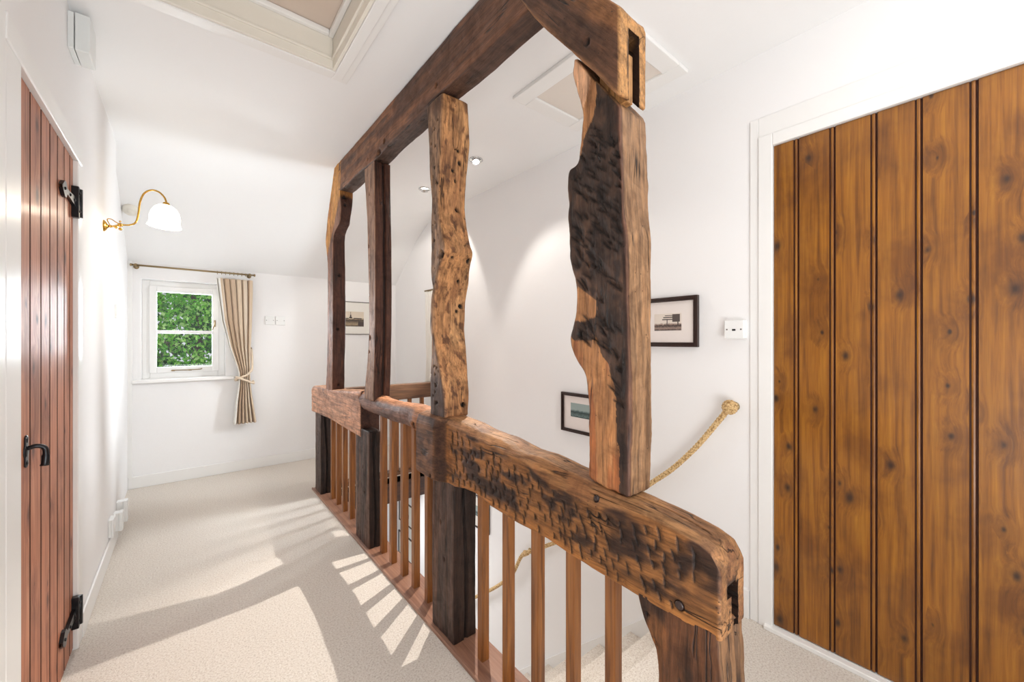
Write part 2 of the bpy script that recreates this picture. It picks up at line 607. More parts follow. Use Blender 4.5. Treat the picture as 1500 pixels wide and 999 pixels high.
# ------------------------------------------------------------------ the room
def rect_minus(bm, plane, fixed0, fixed1, u0, u1, v0, v1, holes):
    """a slab in (u,v) between fixed0..fixed1 with rectangular holes; plane 'x' -> u=y v=z, 'y' -> u=x v=z, 'z' -> u=x v=y"""
    us = sorted(set([u0, u1] + [h[0] for h in holes] + [h[1] for h in holes]))
    vs = sorted(set([v0, v1] + [h[2] for h in holes] + [h[3] for h in holes]))
    us = [u for u in us if u0 <= u <= u1]; vs = [v for v in vs if v0 <= v <= v1]
    nu, nv = len(us), len(vs)

    def solid(i, j):
        if not (0 <= i < nu - 1 and 0 <= j < nv - 1): return False
        cu, cv = (us[i] + us[i + 1]) / 2, (vs[j] + vs[j + 1]) / 2
        return not any(h[0] < cu < h[1] and h[2] < cv < h[3] for h in holes)
    cache = {}

    def V(i, j, k):
        key = (i, j, k)
        if key not in cache:
            f = fixed1 if k else fixed0
            p = {'x': (f, us[i], vs[j]), 'y': (us[i], f, vs[j]), 'z': (us[i], vs[j], f)}[plane]
            cache[key] = bm.verts.new(p)
        return cache[key]
    for i in range(nu - 1):
        for j in range(nv - 1):
            if not solid(i, j): continue
            for k in (0, 1):
                bm.faces.new((V(i, j, k), V(i + 1, j, k), V(i + 1, j + 1, k), V(i, j + 1, k)))
            for (di, dj, a, b) in ((-1, 0, (i, j), (i, j + 1)), (1, 0, (i + 1, j), (i + 1, j + 1)), (0, -1, (i, j), (i + 1, j)), (0, 1, (i, j + 1), (i + 1, j + 1))):
                if not solid(i + di, j + dj):
                    bm.faces.new((V(*a, 0), V(*b, 0), V(*b, 1), V(*a, 1)))


def struct(name, bm, mat, parent=None, smooth=False):
    return tag(obj(name, bm, mat, parent, smooth), kind='structure')


YB = -1.7          # where the landing carries on behind the photographer
ST_Y0, ST_Y1 = 0.845, 3.41      # stairwell opening
ST_X0 = 0.93

bm = bmesh.new()
rect_minus(bm, 'z', -0.06, 0.0, -0.50, XR + 0.06, YB, YF + 0.05, [(ST_X0, XR + 0.06, ST_Y0, ST_Y1)])
struct('floor', bm, M['carpet'])

# left wall (door opening), small set-back near the window wall
LD0, LD1, LDH = 1.545, 2.285, 1.915
bm = bmesh.new()
rect_minus(bm, 'x', XL - 0.11, XL, YB, 3.43, 0, HC + 0.05, [(LD0, LD1, 0, LDH)])
struct('wall_left', bm, M['wall'])
bm = bmesh.new()
box(bm, -0.50, -0.362, 3.40, YF + 0.12, 0, HC + 0.05)
struct('wall_left_return', bm, M['wall'])

# right wall: down into the stairwell
RD0, RD1, RDH = -0.215, 0.602, 2.012
RW = (3.03, 3.50, 0.90, 1.64)
bm = bmesh.new()
rect_minus(bm, 'x', XR, XR + 0.14, YB, 5.7, -2.55, HC + 0.05, [(RD0, RD1, 0, RDH), RW])
struct('wall_right', bm, M['wall'])

# window wall
W0, W1, WZ0, WZ1 = -0.284, 0.280, 0.880, 1.715
bm = bmesh.new()
rect_minus(bm, 'y', YF, YF + 0.22, -0.45, XR + 0.02, 0, 2.2, [(W0, W1, WZ0, WZ1)])
struct('wall_window', bm, M['wall'])

# ceiling: flat with the loft recess, then the slope down to the window wall
LH = (-0.24, 0.515, 0.62, 1.868)       # loft recess opening x0,x1,y0,y1
YBR = 3.72
bm = bmesh.new()
rect_minus(bm, 'z', HC, HC + 0.05, -0.50, XR + 0.06, YB, YBR - 0.34, [LH])
zs = 1.845
m_sl = (HC - zs + 0.0) / (YF - YBR)
cove = [(YBR - 0.34, HC)]
for k in range(1, 40):
    t_ = k / 40
    p0_, p1_, p2_ = (YBR - 0.34, HC), (YBR, HC), (YBR + 0.34, HC - 0.34 * m_sl)
    cove.append(((1 - t_) ** 2 * p0_[0] + 2 * t_ * (1 - t_) * p1_[0] + t_ ** 2 * p2_[0], (1 - t_) ** 2 * p0_[1] + 2 * t_ * (1 - t_) * p1_[1] + t_ ** 2 * p2_[1]))
cove += [(YBR + 0.34, HC - 0.34 * m_sl), (YF + 0.1, zs - 0.1 * m_sl)]
ra_, rb_ = [[[bm.verts.new((x, y, z + dz)) for (y, z) in cove] for dz in (0, 0.05)] for x in (-0.5, XR + 0.06)]
for i in range(len(cove) - 1):
    for k in (0, 1):
        bm.faces.new((ra_[k][i], ra_[k][i + 1], rb_[k][i + 1], rb_[k][i]))
    for q_ in (ra_, rb_):
        bm.faces.new((q_[0][i], q_[0][i + 1], q_[1][i + 1], q_[1][i]))
struct('ceiling', bm, M['ceiling'])

# lower hall
bm = bmesh.new()
box(bm, 0.80, 0.925, 0.6, 5.7, -2.55, -0.06)
struct('wall_stairwell', bm, M['wall'])
bm = bmesh.new()
box(bm, 0.80, XR + 0.1, 5.6, 5.72, -2.55, 0.0)
struct('wall_hall', bm, M['wall'])
bm = bmesh.new()
box(bm, 0.80, XR + 0.1, ST_Y0, 5.7, -2.62, -2.50)
struct('floor_hall', bm, M['carpet'])
# skirtings
bm = bmesh.new()
box(bm, XL, XL + 0.010, 2.348, 3.43, 0, 0.10, 0.004)
struct('baseboard_left', bm, M['gloss'])
bm = bmesh.new()
box(bm, -0.362, XR, YF - 0.014, YF, 0, 0.098, 0.004)
struct('baseboard_window', bm, M['gloss'])
bm = bmesh.new()
box(bm, XR - 0.013, XR, 0.688, ST_Y0 - 0.0905, 0.0, 0.12, 0.0)
# raking stair string
sl = 0.905
y0, y1 = ST_Y0, ST_Y0 + 2.55
tp = lambda y: 0.045 - sl * (y - y0)
v = []
for x in (XR - 0.013, XR):
    v.append([bm.verts.new((x, y0, -0.12)), bm.verts.new((x, y0, 0.045)), bm.verts.new((x, y1, tp(y1))), bm.verts.new((x, y1, tp(y1) - 0.30))])
a, b = v
bm.faces.new(a); bm.faces.new(b)
for i in range(4): bm.faces.new((a[i], a[(i + 1) % 4], b[(i + 1) % 4], b[i]))
v = []
for x in (XR - 0.013, XR):
    v.append([bm.verts.new((x, y0 - 0.09, 0.0)), bm.verts.new((x, y0 - 0.09, 0.12)), bm.verts.new((x, y0 - 0.0003, 0.0455)), bm.verts.new((x, y0 - 0.0003, 0.0))])
a, b = v
bm.faces.new(a); bm.faces.new(b)
for i in range(4): bm.faces.new((a[i], a[(i + 1) % 4], b[(i + 1) % 4], b[i]))
struct('baseboard_right', bm, M['gloss'])
bm = bmesh.new()
box(bm, -0.362, -0.335, YF - 0.028, YF, 0.098, zs + 0.0)
struct('trim_corner', bm, M['gloss'])

# --- left door and its frame
bm = bmesh.new()
for (y0, y1) in ((1.462, LD0 + 0.030), (LD1 - 0.012, 2.348)):
    box(bm, XL - 0.06, XL + 0.007, y0, y1, 0, LDH - 0.013, 0.004)
box(bm, XL - 0.06, XL + 0.009, 1.462, 2.348, LDH - 0.012, LDH + 0.055, 0.004)
struct('trim_door_left', bm, M['gloss'])
bm = bmesh.new()
box(bm, XL, XL + 0.008, 1.25, 1.456, 0, 2.10, 0.003)
struct('trim_near_left', bm, M['gloss'])


def board_door(name, x_face, sgn, edges, y_lo, y_hi, z0, z1, mat, thick=0.04, bead=True):
    """boarded door; x_face is the face seen, sgn=+1 when the room lies towards +x"""
    prof = []          # (y, depth, groove?, board)
    ys = [y_lo] + edges + [y_hi]
    segs = []
    for bi in range(len(ys) - 1):
        a, b = ys[bi], ys[bi + 1]
        if bi > 0:
            if bead:
                segs += [(a - 0.0045, 0.006, 1, bi), (a - 0.002, 0.0065, 1, bi), (a + 0.0, 0.0010, 0, bi), (a + 0.004, 0.0003, 0, bi), (a + 0.008, 0.001, 0, bi), (a + 0.0095, 0.005, 1, bi), (a + 0.0115, 0.005, 1, bi), (a + 0.013, 0, 0, bi)]
            else:
                segs += [(a - 0.006, 0.0, 0, bi), (a - 0.001, 0.007, 1, bi), (a + 0.001, 0.007, 1, bi), (a + 0.006, 0, 0, bi)]
        else:
            segs.append((a, 0, 0, bi))
        if bi == len(ys) - 2: segs.append((b, 0, 0, bi))
        else: segs.append((b - 0.0065, 0, 0, bi))
    bm = bmesh.new()
    lay = bm.loops.layers.float_color.new('rnd')
    zz = [z0 + (z1 - z0) * k / 6 for k in range(7)]
    cols = [[bm.verts.new((x_face - sgn * d, y, z)) for z in zz] for (y, d, g, bi) in segs]
    rr = [random.random() for _ in range(20)]
    for i in range(len(segs) - 1):
        if segs[i + 1][0] - segs[i][0] < 1e-6: continue
        gro = segs[i][2] and segs[i + 1][2]
        bi = segs[i + 1][3] if not segs[i + 1][2] else segs[i][3]
        for k in range(6):
            f = bm.faces.new((cols[i][k], cols[i + 1][k], cols[i + 1][k + 1], cols[i][k + 1]))
            f.material_index = 1 if (segs[i][2] or segs[i + 1][2]) else 0
            for lp in f.loops: lp[lay] = (rr[bi], rr[bi + 7], rr[bi + 3], 1)
    # back, edges
    xb = x_face - sgn * thick
    back = [[bm.verts.new((xb, y, z)) for z in (z0, z1)] for y in (y_lo, y_hi)]
    bm.faces.new((back[0][0], back[0][1], back[1][1], back[1][0]))
    bm.faces.new([c[0] for c in cols] + [back[1][0], back[0][0]])
    bm.faces.new([c[-1] for c in cols] + [back[1][1], back[0][1]])
    bm.faces.new(cols[0] + [back[0][1], back[0][0]])
    bm.faces.new(cols[-1] + [back[1][1], back[1][0]])
    return struct(name, bm, [mat, M['groove']])


XD1 = XL - 0.008
led = [on_x(p, 500, XD1)[1] for p in (44, 60, 73, 84, 94, 102)]
door1 = board_door('door_1', XD1, 1, led, LD0 + 0.032, LD1 - 0.014, 0.012, LDH - 0.014, M['door_red'], bead=False)
tag(door1, 'narrow red-brown boarded pine cupboard door with black iron fittings', None)


def hinge(parent, zc, flip):
    """black iron T hinge: plate on the frame, tapering strap reaching across the door"""
    bm = bmesh.new()
    y = LD1 - 0.012
    box(bm, XL - 0.009, XL + 0.012, y - 0.030, y - 0.004, zc - 0.060, zc + 0.060, 0.002)
    tube(bm, [(XL + 0.012, y - 0.002, zc - 0.055), (XL + 0.012, y - 0.002, zc + 0.055)], 0.007, 8)
    s = [(y - 0.02, 0.020), (y - 0.07, 0.015), (y - 0.12, 0.011), (y - 0.16, 0.010), (y - 0.18, 0.028), (y - 0.20, 0.027), (y - 0.23, 0.006)]
    top = [bm.verts.new((XD1 + 0.011, yy, zc + h)) for yy, h in s]
    bot = [bm.verts.new((XD1 + 0.011, yy, zc - h)) for yy, h in s]
    tb = [bm.verts.new((XD1 + 0.0005, yy, zc + h)) for yy, h in s]
    bb = [bm.verts.new((XD1 + 0.0005, yy, zc - h)) for yy, h in s]
    for i in range(len(s) - 1):
        bm.faces.new((top[i], top[i + 1], bot[i + 1], bot[i]))
        bm.faces.new((tb[i], tb[i + 1], top[i + 1], top[i]))
        bm.faces.new((bb[i], bb[i + 1], bot[i + 1], bot[i]))
    for yy in (y - 0.05, y - 0.12, y - 0.20):
        lathe(bm, [(0.006, 0), (0.005, 0.003), (0, 0.004)], (XD1 + 0.011, yy, zc), (1, 0, 0), 10)
    for dz in (-0.035, 0.035):
        lathe(bm, [(0.005, 0), (0.004, 0.003), (0, 0.004)], (XL + 0.012, y - 0.018, zc + dz), (1, 0, 0), 10)
    return tag(obj('hinge', bm, M['iron'], parent), 'black iron T hinge')


def sc_root(o):  # children are modelled in world coordinates; roots at origin keep this simple
    return o


hinge(door1, on_x(108, 299, XD1)[2], 0)
hinge(door1, on_x(108, 893, XD1)[2], 0)
# latch handle
hp = on_x(37, 662, XD1)
bm = bmesh.new()
for (dy, dz, r0) in ((0, 0, 0.020), (0, 0.032, 0.012), (0, -0.032, 0.012)):
    lathe(bm, [(r0, 0), (r0, 0.003), (r0 * 0.6, 0.005), (0, 0.006)], (XD1, hp[1] + dy, hp[2] + dz), (1, 0, 0), 14)
box(bm, XD1, XD1 + 0.004, hp[1] - 0.013, hp[1] + 0.013, hp[2] - 0.04, hp[2] + 0.04, 0.0015)
hn = obj('handle_plate', bm, M['iron'], door1)
bm = bmesh.new()
tube(bm, smooth_path([(XD1 + 0.004, hp[1], hp[2] + 0.008), (XD1 + 0.020, hp[1], hp[2] + 0.012), (XD1 + 0.034, hp[1] + 0.004, hp[2] + 0.004), (XD1 + 0.036, hp[1] + 0.006, hp[2] - 0.018), (XD1 + 0.034, hp[1] + 0.006, hp[2] - 0.045)], 5),
     [0.006] * 5 + [0.006] * 5 + [0.0065] * 5 + [0.008] * 5 + [0.010], 10)
obj('handle_lever', bm, M['iron'], door1, True)

# --- right door and its frame
XD2 = XR + 0.004
red = sorted(on_x(p, 500, XD2)[1] for p in (1168, 1221, 1282, 1348, 1429))
red = [red[0] - 0.118] + red
d2_lo, d2_hi = RD0 + 0.020, on_x(1134, 500, XD2)[1]
door2 = board_door('door_2', XD2, -1, [y for y in red if d2_lo + 0.03 < y < d2_hi - 0.02], d2_lo, d2_hi, 0.022, on_x(1134, 215, XD2)[2], M['door_honey'])
tag(door2, 'tall honey-brown boarded pine door with beaded joints and dark knots')
dz2 = on_x(1134, 215, XD2)[2]
y_a, y_b = on_x(1125, 500, XR)[1], on_x(1112, 500, XR)[1]
bm = bmesh.new()
# inner lining then flat architrave, stepped outward
box(bm, XR - 0.012, XR + 0.06, d2_hi + 0.002, y_b, 0, dz2 + 0.052, 0.003)
box(bm, XR - 0.006, XR - 0.0003, y_b, 0.686, 0, dz2 + 0.135, 0.002)
box(bm, XR - 0.012, XR + 0.06, RD0 - 0.10, d2_hi + 0.002, dz2 + 0.002, dz2 + 0.052, 0.003)
box(bm, XR - 0.006, XR - 0.0003, RD0 - 0.10, y_b, dz2 + 0.052, dz2 + 0.135, 0.002)
box(bm, XR - 0.010, XR + 0.06, RD0 - 0.06, d2_lo - 0.003, 0, dz2 + 0.002, 0.003)
struct('trim_door_right', bm, M['gloss'])
bm = bmesh.new()
box(bm, XR - 0.028, XR + 0.06, RD0, d2_hi + 0.03, 0, 0.018, 0.003)
struct('trim_threshold', bm, M['gloss'])

# --- window in the far wall
win = bpy.data.objects.new('window_1', None); COL.objects.link(win); win['kind'] = 'structure'
YW = YF + 0.10
bm = bmesh.new()
def ring_frame(bm, plane_y0, plane_y1, x0, x1, z0, z1, w, bev=0.003):
    box(bm, x0, x0 + w, plane_y0, plane_y1, z0, z1, bev)
    box(bm, x1 - w, x1, plane_y0, plane_y1, z0, z1, bev)
    box(bm, x0 + w, x1 - w, plane_y0, plane_y1, z0, z0 + w, bev)
    box(bm, x0 + w, x1 - w, plane_y0, plane_y1, z1 - w, z1, bev)
ring_frame(bm, YW, YW + 0.08, W0, W1, WZ0, WZ1, 0.050)
obj('window_frame', bm, M['gloss'], win)
bm = bmesh.new()
sx0, sx1, sz0, sz1 = W0 + 0.045, W1 - 0.045, WZ0 + 0.047, WZ1 - 0.045
ring_frame(bm, YW - 0.012, YW + 0.04, sx0, sx1, sz0, sz1, 0.048)
zm = on_y(270, 487, YW)[2]
box(bm, sx0 + 0.04, sx1 - 0.04, YW - 0.004, YW + 0.03, zm - 0.014, zm + 0.014, 0.003)
obj('sash', bm, M['gloss'], win)
for (a, b) in ((sz0 + 0.048, zm - 0.014), (zm + 0.014, sz1 - 0.048)):
    bm = bmesh.new()
    box(bm, sx0 + 0.046, sx1 - 0.046, YW + 0.010, YW + 0.014, a - 0.003, b + 0.003)
    obj('pane', bm, M['glass'], win)
bm = bmesh.new()
xsl, xsr = on_y(196, 563, YF - 0.03)[0], on_y(343, 558, YF - 0.03)[0]
box(bm, W0 - 0.055, xsr, YF - 0.035, YF + 0.005, WZ0 - 0.028, WZ0 + 0.0, 0.006, 3)
box(bm, W0, W1, YF, YW + 0.01, WZ0 - 0.02, WZ0 + 0.002)
obj('window_sill', bm, M['gloss'], win)
bm = bmesh.new()
box(bm, sx1 - 0.034, sx1 - 0.022, YW - 0.018, YW - 0.012, 1.33, 1.39, 0.002)
tube(bm, [(sx1 - 0.028, YW - 0.02, 1.372), (sx1 - 0.028, YW - 0.034, 1.372), (sx1 - 0.03, YW - 0.036, 1.352), (sx1 - 0.05, YW - 0.034, 1.300)], 0.005, 8)
tag(obj('window_latch', bm, M['pole'], win), 'small brass casement fastener')
bm = bmesh.new()
zt = sz0 + 0.020
tube(bm, [(-0.09, YW - 0.02, zt), (0.02, YW - 0.03, zt - 0.002), (0.10, YW - 0.022, zt + 0.001), (0.115, YW - 0.02, zt + 0.008)], 0.004, 8)
for xx in (-0.085, 0.03):
    box(bm, xx - 0.012, xx + 0.012, YW - 0.024, YW - 0.012, zt - 0.008, zt + 0.003, 0.002)
tag(obj('casement_stay', bm, M['pole'], win), 'brass casement stay lying along the bottom rail')

# window hidden behind the thick middle post, on the stair wall
win2 = bpy.data.objects.new('window_2', None); COL.objects.link(win2); win2['kind'] = 'structure'
bm = bmesh.new()
y0, y1, z0, z1 = RW
for (a, b, c, d) in ((y0, y0 + .05, z0, z1), (y1 - .05, y1, z0, z1), (y0 + .05, y1 - .05, z0, z0 + .05), (y0 + .05, y1 - .05, z1 - .05, z1), (y0 + .05, y1 - .05, (z0 + z1) / 2 - .014, (z0 + z1) / 2 + .014)):
    box(bm, XR + 0.05, XR + 0.11, a, b, c, d, 0.003)
obj('window_frame', bm, M['gloss'], win2)
bm = bmesh.new()
box(bm, XR + 0.075, XR + 0.079, y0 + 0.045, y1 - 0.045, z0 + 0.045, z1 - 0.045)
obj('pane', bm, M['glass'], win2)

# ------------------------------------------------------------------ timber builder
TONE_GAIN = np.array((0.92, 0.90, 0.86))


def timber(name, axis, s_lo, s_hi, prof, parent, mat, tone, disp=None, step=0.006, fine=0.006, bev=0.008, warp=None, cut=None, fill=None, label=None, ends=0.006):
    """a hewn timber. axis 'z': a=y b=x s=z ; axis 'y': a=z b=x s=y.
    s_lo/s_hi: number or function of a.  prof(s) -> a0,a1,b0,b1 arrays."""
    lo = s_lo if callable(s_lo) else (lambda a: np.full_like(a, s_lo))
    hi = s_hi if callable(s_hi) else (lambda a: np.full_like(a, s_hi))
    zero = np.zeros(1)
    mid = np.array([0.5])
    pm = prof(np.array([0.5 * (float(np.mean(lo(mid))) + float(np.mean(hi(mid))))]))
    am = np.array([(pm[0][0] + pm[1][0]) / 2])
    L = float(hi(am)[0] - lo(am)[0])
    wa, wb = float(pm[1][0] - pm[0][0]), float(pm[3][0] - pm[2][0])
    na, nb = max(3, int(wa / fine)), max(3, int(wb / fine))
    # unit ring: ca,oa,cb,ob
    R = []
    nc = 3
    def side(n, f):
        for k in range(1, n): f(k / n)
    def corner(ca, cb, ph0):
        for k in range(nc + 1):
            ph = ph0 + (PI / 2) * k / nc
            ea = 1 if ca == 0 else -1
            eb = 1 if cb == 0 else -1
            R.append((ca, ea + math.cos(ph), cb, eb + math.sin(ph)))
    corner(0, 0, PI)
    side(na, lambda s: R.append((s, 1 - 2 * s, 0, 0)))
    corner(1, 0, 1.5 * PI)
    side(nb, lambda s: R.append((1, 0, s, 1 - 2 * s)))
    corner(1, 1, 0)
    side(na, lambda s: R.append((1 - s, 2 * s - 1, 1, 0)))
    corner(0, 1, 0.5 * PI)
    side(nb, lambda s: R.append((0, 0, 1 - s, 2 * s - 1)))
    R = np.array(R)
    nr = len(R)
    # t positions + cap scales
    nT = max(4, int(L / step))
    ts = np.linspace(ends / L, 1 - ends / L, nT)
    caps = [0.12, 0.3, 0.5, 0.7, 0.85]
    T = [(0.0, c) for c in caps] + [(0.0, 1.0 - min(0.2, 2 * ends / max(wa, wb)))] + [(t, 1.0) for t in ts] + [(1.0, 1.0 - min(0.2, 2 * ends / max(wa, wb)))] + [(1.0, c) for c in caps[::-1]]
    P = []
    for t, scl in T:
        s = lo(am) + t * (hi(am) - lo(am)); s = np.full(nr, s[0])
        for it in range(4):
            a0, a1, b0, b1 = prof(s)
            r = np.minimum(bev, 0.45 * np.minimum(a1 - a0, b1 - b0))
            a = a0 + R[:, 0] * (a1 - a0) + R[:, 1] * r
            b = b0 + R[:, 2] * (b1 - b0) + R[:, 3] * r
            a = (a0 + a1) / 2 + (a - (a0 + a1) / 2) * scl
            b = (b0 + b1) / 2 + (b - (b0 + b1) / 2) * scl
            s = lo(a) + t * (hi(a) - lo(a))
        P.append(np.stack([b, a, s] if axis == 'z' else [b, s, a], 1))
    n = len(P)
    V = np.concatenate(P)
    if warp is not None: V = warp(V)
    faces = []
    for i in range(n - 1):
        o0, o1 = i * nr, (i + 1) * nr
        for k in range(nr):
            k2 = (k + 1) % nr
            faces.append((o0 + k, o0 + k2, o1 + k2, o1 + k) if axis == 'z' else (o0 + k2, o0 + k, o1 + k, o1 + k2))
    faces.append(tuple(range(nr)) if axis == 'y' else tuple(range(nr - 1, -1, -1)))
    e = (n - 1) * nr
    faces.append(tuple(e + k for k in range(nr)) if axis == 'z' else tuple(e + k for k in range(nr - 1, -1, -1)))
    me = bpy.data.meshes.new(name)
    me.from_pydata(V.tolist(), [], faces)
    bm = bmesh.new(); bm.from_mesh(me)
    bmesh.ops.recalc_face_normals(bm, faces=bm.faces[:])
    bm.normal_update()
    bm.to_mesh(me); bm.free()
    nv = len(me.vertices)
    nrm = np.zeros(nv * 3); me.vertices.foreach_get('normal', nrm); nrm = nrm.reshape(-1, 3)
    dark = np.zeros(nv)
    if disp is not None:
        d, dark = disp(V, nrm)
        V = V + nrm * d[:, None]
        me.vertices.foreach_set('co', V.ravel())
    c = tone(V, nrm)
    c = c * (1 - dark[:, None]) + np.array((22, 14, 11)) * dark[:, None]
    c = c * TONE_GAIN
    ca = me.color_attributes.new('tone', 'FLOAT_COLOR', 'POINT')
    rgba = np.ones((nv, 4)); rgba[:, :3] = lin_np(c)
    ca.data.foreach_set('color', rgba.ravel())
    me.color_attributes.active_color = ca
    me.update()
    me.shade_smooth()
    o = mesh_obj(name, me, mat, parent)
    if cut is not None:
        for q in cut:
            cb = bmesh.new()
            box(cb, *q)
            cme = bpy.data.meshes.new('cut'); cb.to_mesh(cme); cb.free()
            cme.materials.append(mat)
            cca = cme.color_attributes.new('tone', 'FLOAT_COLOR', 'POINT')
            cca.data.foreach_set('color', list(lin((30, 18, 12)) + (1,)) * len(cme.vertices))
            co = bpy.data.objects.new('cut', cme); COL.objects.link(co)
            n0 = len(o.data.vertices)
            for solver in ('EXACT', 'FAST'):
                md = o.modifiers.new('b', 'BOOLEAN'); md.operation = 'DIFFERENCE'; md.solver = solver; md.object = co
                dg = bpy.context.evaluated_depsgraph_get()
                nm = bpy.data.meshes.new_from_object(o.evaluated_get(dg), preserve_all_data_layers=True, depsgraph=dg)
                o.modifiers.clear()
                if len(nm.vertices) > n0 * 0.7:
                    o.data = nm
                    at_ = nm.attributes['tone']
                    cc_ = np.zeros(len(at_.data) * 4); at_.data.foreach_get('color', cc_); cc_ = cc_.reshape(-1, 4)
                    cc_[cc_[:, :3].min(1) > 0.97] = (*lin((44, 28, 20)), 1)      # faces inside the slot
                    at_.data.foreach_set('color', cc_.ravel())
                    if len(nm.materials) == 0: nm.materials.append(mat)
                    break
            bpy.data.objects.remove(co); bpy.data.meshes.remove(cme)
    if label: o['label'] = label
    return o


def rough_disp(amp=0.003, sc=(18, 18, 4), seed=1, holes=(), nicks=None, bulges=()):
    def f(V, nr):
        d = (fbm(V * np.array(sc), seed, 4) - 0.5) * 2 * amp
        d += (fbm(V * np.array(sc) * 5, seed + 9, 2) - 0.5) * amp * 0.5
        dark = np.zeros(len(V))
        for (c, r, dep, ax) in holes:      # ax: outward normal of the face carrying the hole
            ax = np.array(ax)
            facing = nr @ ax > 0.5
            dv = V - np.array(c)
            dv = dv - np.outer(dv @ ax, ax)
            dist = np.sqrt((dv ** 2).sum(1))
            m = (1 - sstep(r * 0.8, r * 1.15, dist)) * facing
            d -= dep * m
            dark = np.maximum(dark, m)
        for (c, r, h) in bulges:
            dist = np.sqrt((((V - np.array(c)) / np.array(r)) ** 2).sum(1))
            d += h * (1 - sstep(0, 1, dist))
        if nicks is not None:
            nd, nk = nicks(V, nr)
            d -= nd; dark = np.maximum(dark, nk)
        return d, dark
    return f


def mixc(c, m, col):
    return c * (1 - m[:, None]) + np.array(col, float)[None, :] * m[:, None]


def base(V, col):
    return np.tile(np.array(col, float), (len(V), 1))


def ip(c):
    return lambda s: np.interp(s, c[0], c[1])


# ------------------------------------------------------------------ the timber screen
screen = thing('timber_screen', 'old dark oak timber-framed screen with balusters standing between the landing and the stairwell', 'balustrade')
SILL_T = 0.014


def post_from_px(left, arris, right, X0=XS):
    L_ = curve_of(yz(left, X0)); A_ = curve_of(yz(arris, X0))
    L_, A_ = smooth_curve(L_), smooth_curve(A_)
    fl, fa = ip(L_), ip(A_)
    rz, rx = [], []
    for (p, q) in right:
        # find z on plane y=fa(z)
        Y = float(np.mean(A_[1]))
        for _ in range(6):
            x, _, z = on_y(p, q, Y); Y = float(fa(z))
        rz.append(z); rx.append(x)
    o = np.argsort(rz); rz, rx = smooth_curve((np.array(rz)[o], np.array(rx)[o]), 0.02)

    def prof(s):
        a0 = fa(s); a1 = np.maximum(fl(s), a0 + 0.03)
        return a0, a1, np.full_like(s, X0), np.interp(s, rz, rx)
    return prof


def line_fn(p, q):
    (y0, z0), (y1, z1) = p, q
    return lambda a: z0 + (a - y0) * (z1 - z0) / (y1 - y0)


FX, FY = (-1, 0, 0), (0, -1, 0)


def hpx(px, py, r, dep=0.012, face='x', Y=None, X0=XS):
    """peg hole seen at a spot on the landing face ('x') or near face ('y')"""
    if face == 'x': return (on_x(px, py, X0), r, dep, FX)
    return (on_y(px, py, Y), r, dep, FY)


# --- post D, the big waney post nearest the camera
XPD = 0.822
D_left = [(842, 60), (842, 83), (838, 112), (849, 142), (854, 172), (851, 205), (843, 232), (832, 251), (831, 281), (834, 300), (831, 317), (833, 335), (835, 382), (843, 412), (845, 430), (843, 468), (836, 487), (835, 505), (844.6, 530), (857, 545), (860, 575), (861, 600), (860.5, 700), (860, 740)]
D_arris = [(906, 120), (907, 152), (908, 215), (912, 310), (916, 340), (919, 440), (921, 520), (922, 631), (921, 726), (921, 760)]
D_right = [(946, 168), (948, 230), (951, 297), (952, 330), (955, 459), (955, 640), (954, 713)]
profD = post_from_px(D_left, D_arris, D_right, XPD)
d_top = line_fn(on_x(842, 85, XPD)[1:], on_x(907, 155, XPD)[1:])
d_bot = line_fn(on_x(861, 700, XPD)[1:], on_x(920, 731, XPD)[1:])
pl1 = yz([(842, 70), (872, 109), (869, 165), (852, 225), (831, 250), (820, 200), (825, 90)], XPD)
pl1b = yz([(842, 70), (860, 100), (858, 150), (848, 180), (825, 200), (820, 90)], XPD)
pl2 = yz([(846, 418), (872, 440), (872, 466), (862, 470), (838, 472), (830, 440)], XPD)
pl3 = yz([(826, 500), (870, 505), (874, 495), (880, 520), (892, 535), (898, 575), (906, 625), (909, 730), (850, 740), (850, 560)], XPD)
pl4 = yz([(824, 470), (842, 500), (858, 520), (866, 530), (858, 552), (824, 540)], XPD)


def toneD(V, nr):
    w = (fbm(V * 25, 3, 3) - 0.5) * 0.035
    y, z = V[:, 1] + w, V[:, 2] + w
    c = base(V, (70, 51, 42))
    bl = sstep(0.5, 0.7, fbm(V * np.array((14, 14, 9)), 5, 4))
    c = mixc(c, bl * 0.6, (122, 90, 72))
    c = mixc(c, sstep(0.52, 0.68, fbm(V * np.array((40, 40, 30)), 6, 3)) * 0.6, (40, 29, 26))
    right = sstep(0.35, 0.75, -nr[:, 1])
    m1 = in_poly(y, z, pl1) | in_poly(y, z, pl2) | in_poly(y, z, pl3) | in_poly(y, z, pl4)
    c = mixc(c, m1 * 1.0, (182, 130, 88))
    low = m1 & in_poly(y, z, pl3)
    st = sstep(0.48, 0.6, fbm(V * np.array((40, 40, 7)), 8, 3))
    c = mixc(c, low * st * 0.6, (160, 90, 52))
    c = mixc(c, in_poly(y, z, pl1b) * 0.85, (236, 190, 160))
    # back edge sapwood
    lf = sstep(0.3, 0.8, nr[:, 1])
    c = mixc(c, lf * 0.8, (186, 140, 104))
    c = mixc(c, right, (158, 122, 92))
    # dark heart line along the arris
    A_ = curve_of(yz(D_arris, XPD))
    da = np.abs(V[:, 1] - np.interp(V[:, 2], *A_))
    c = mixc(c, (1 - sstep(0.003, 0.012, da)) * 0.6 * (V[:, 0] < XPD + 0.012), (74, 42, 34))
    return c


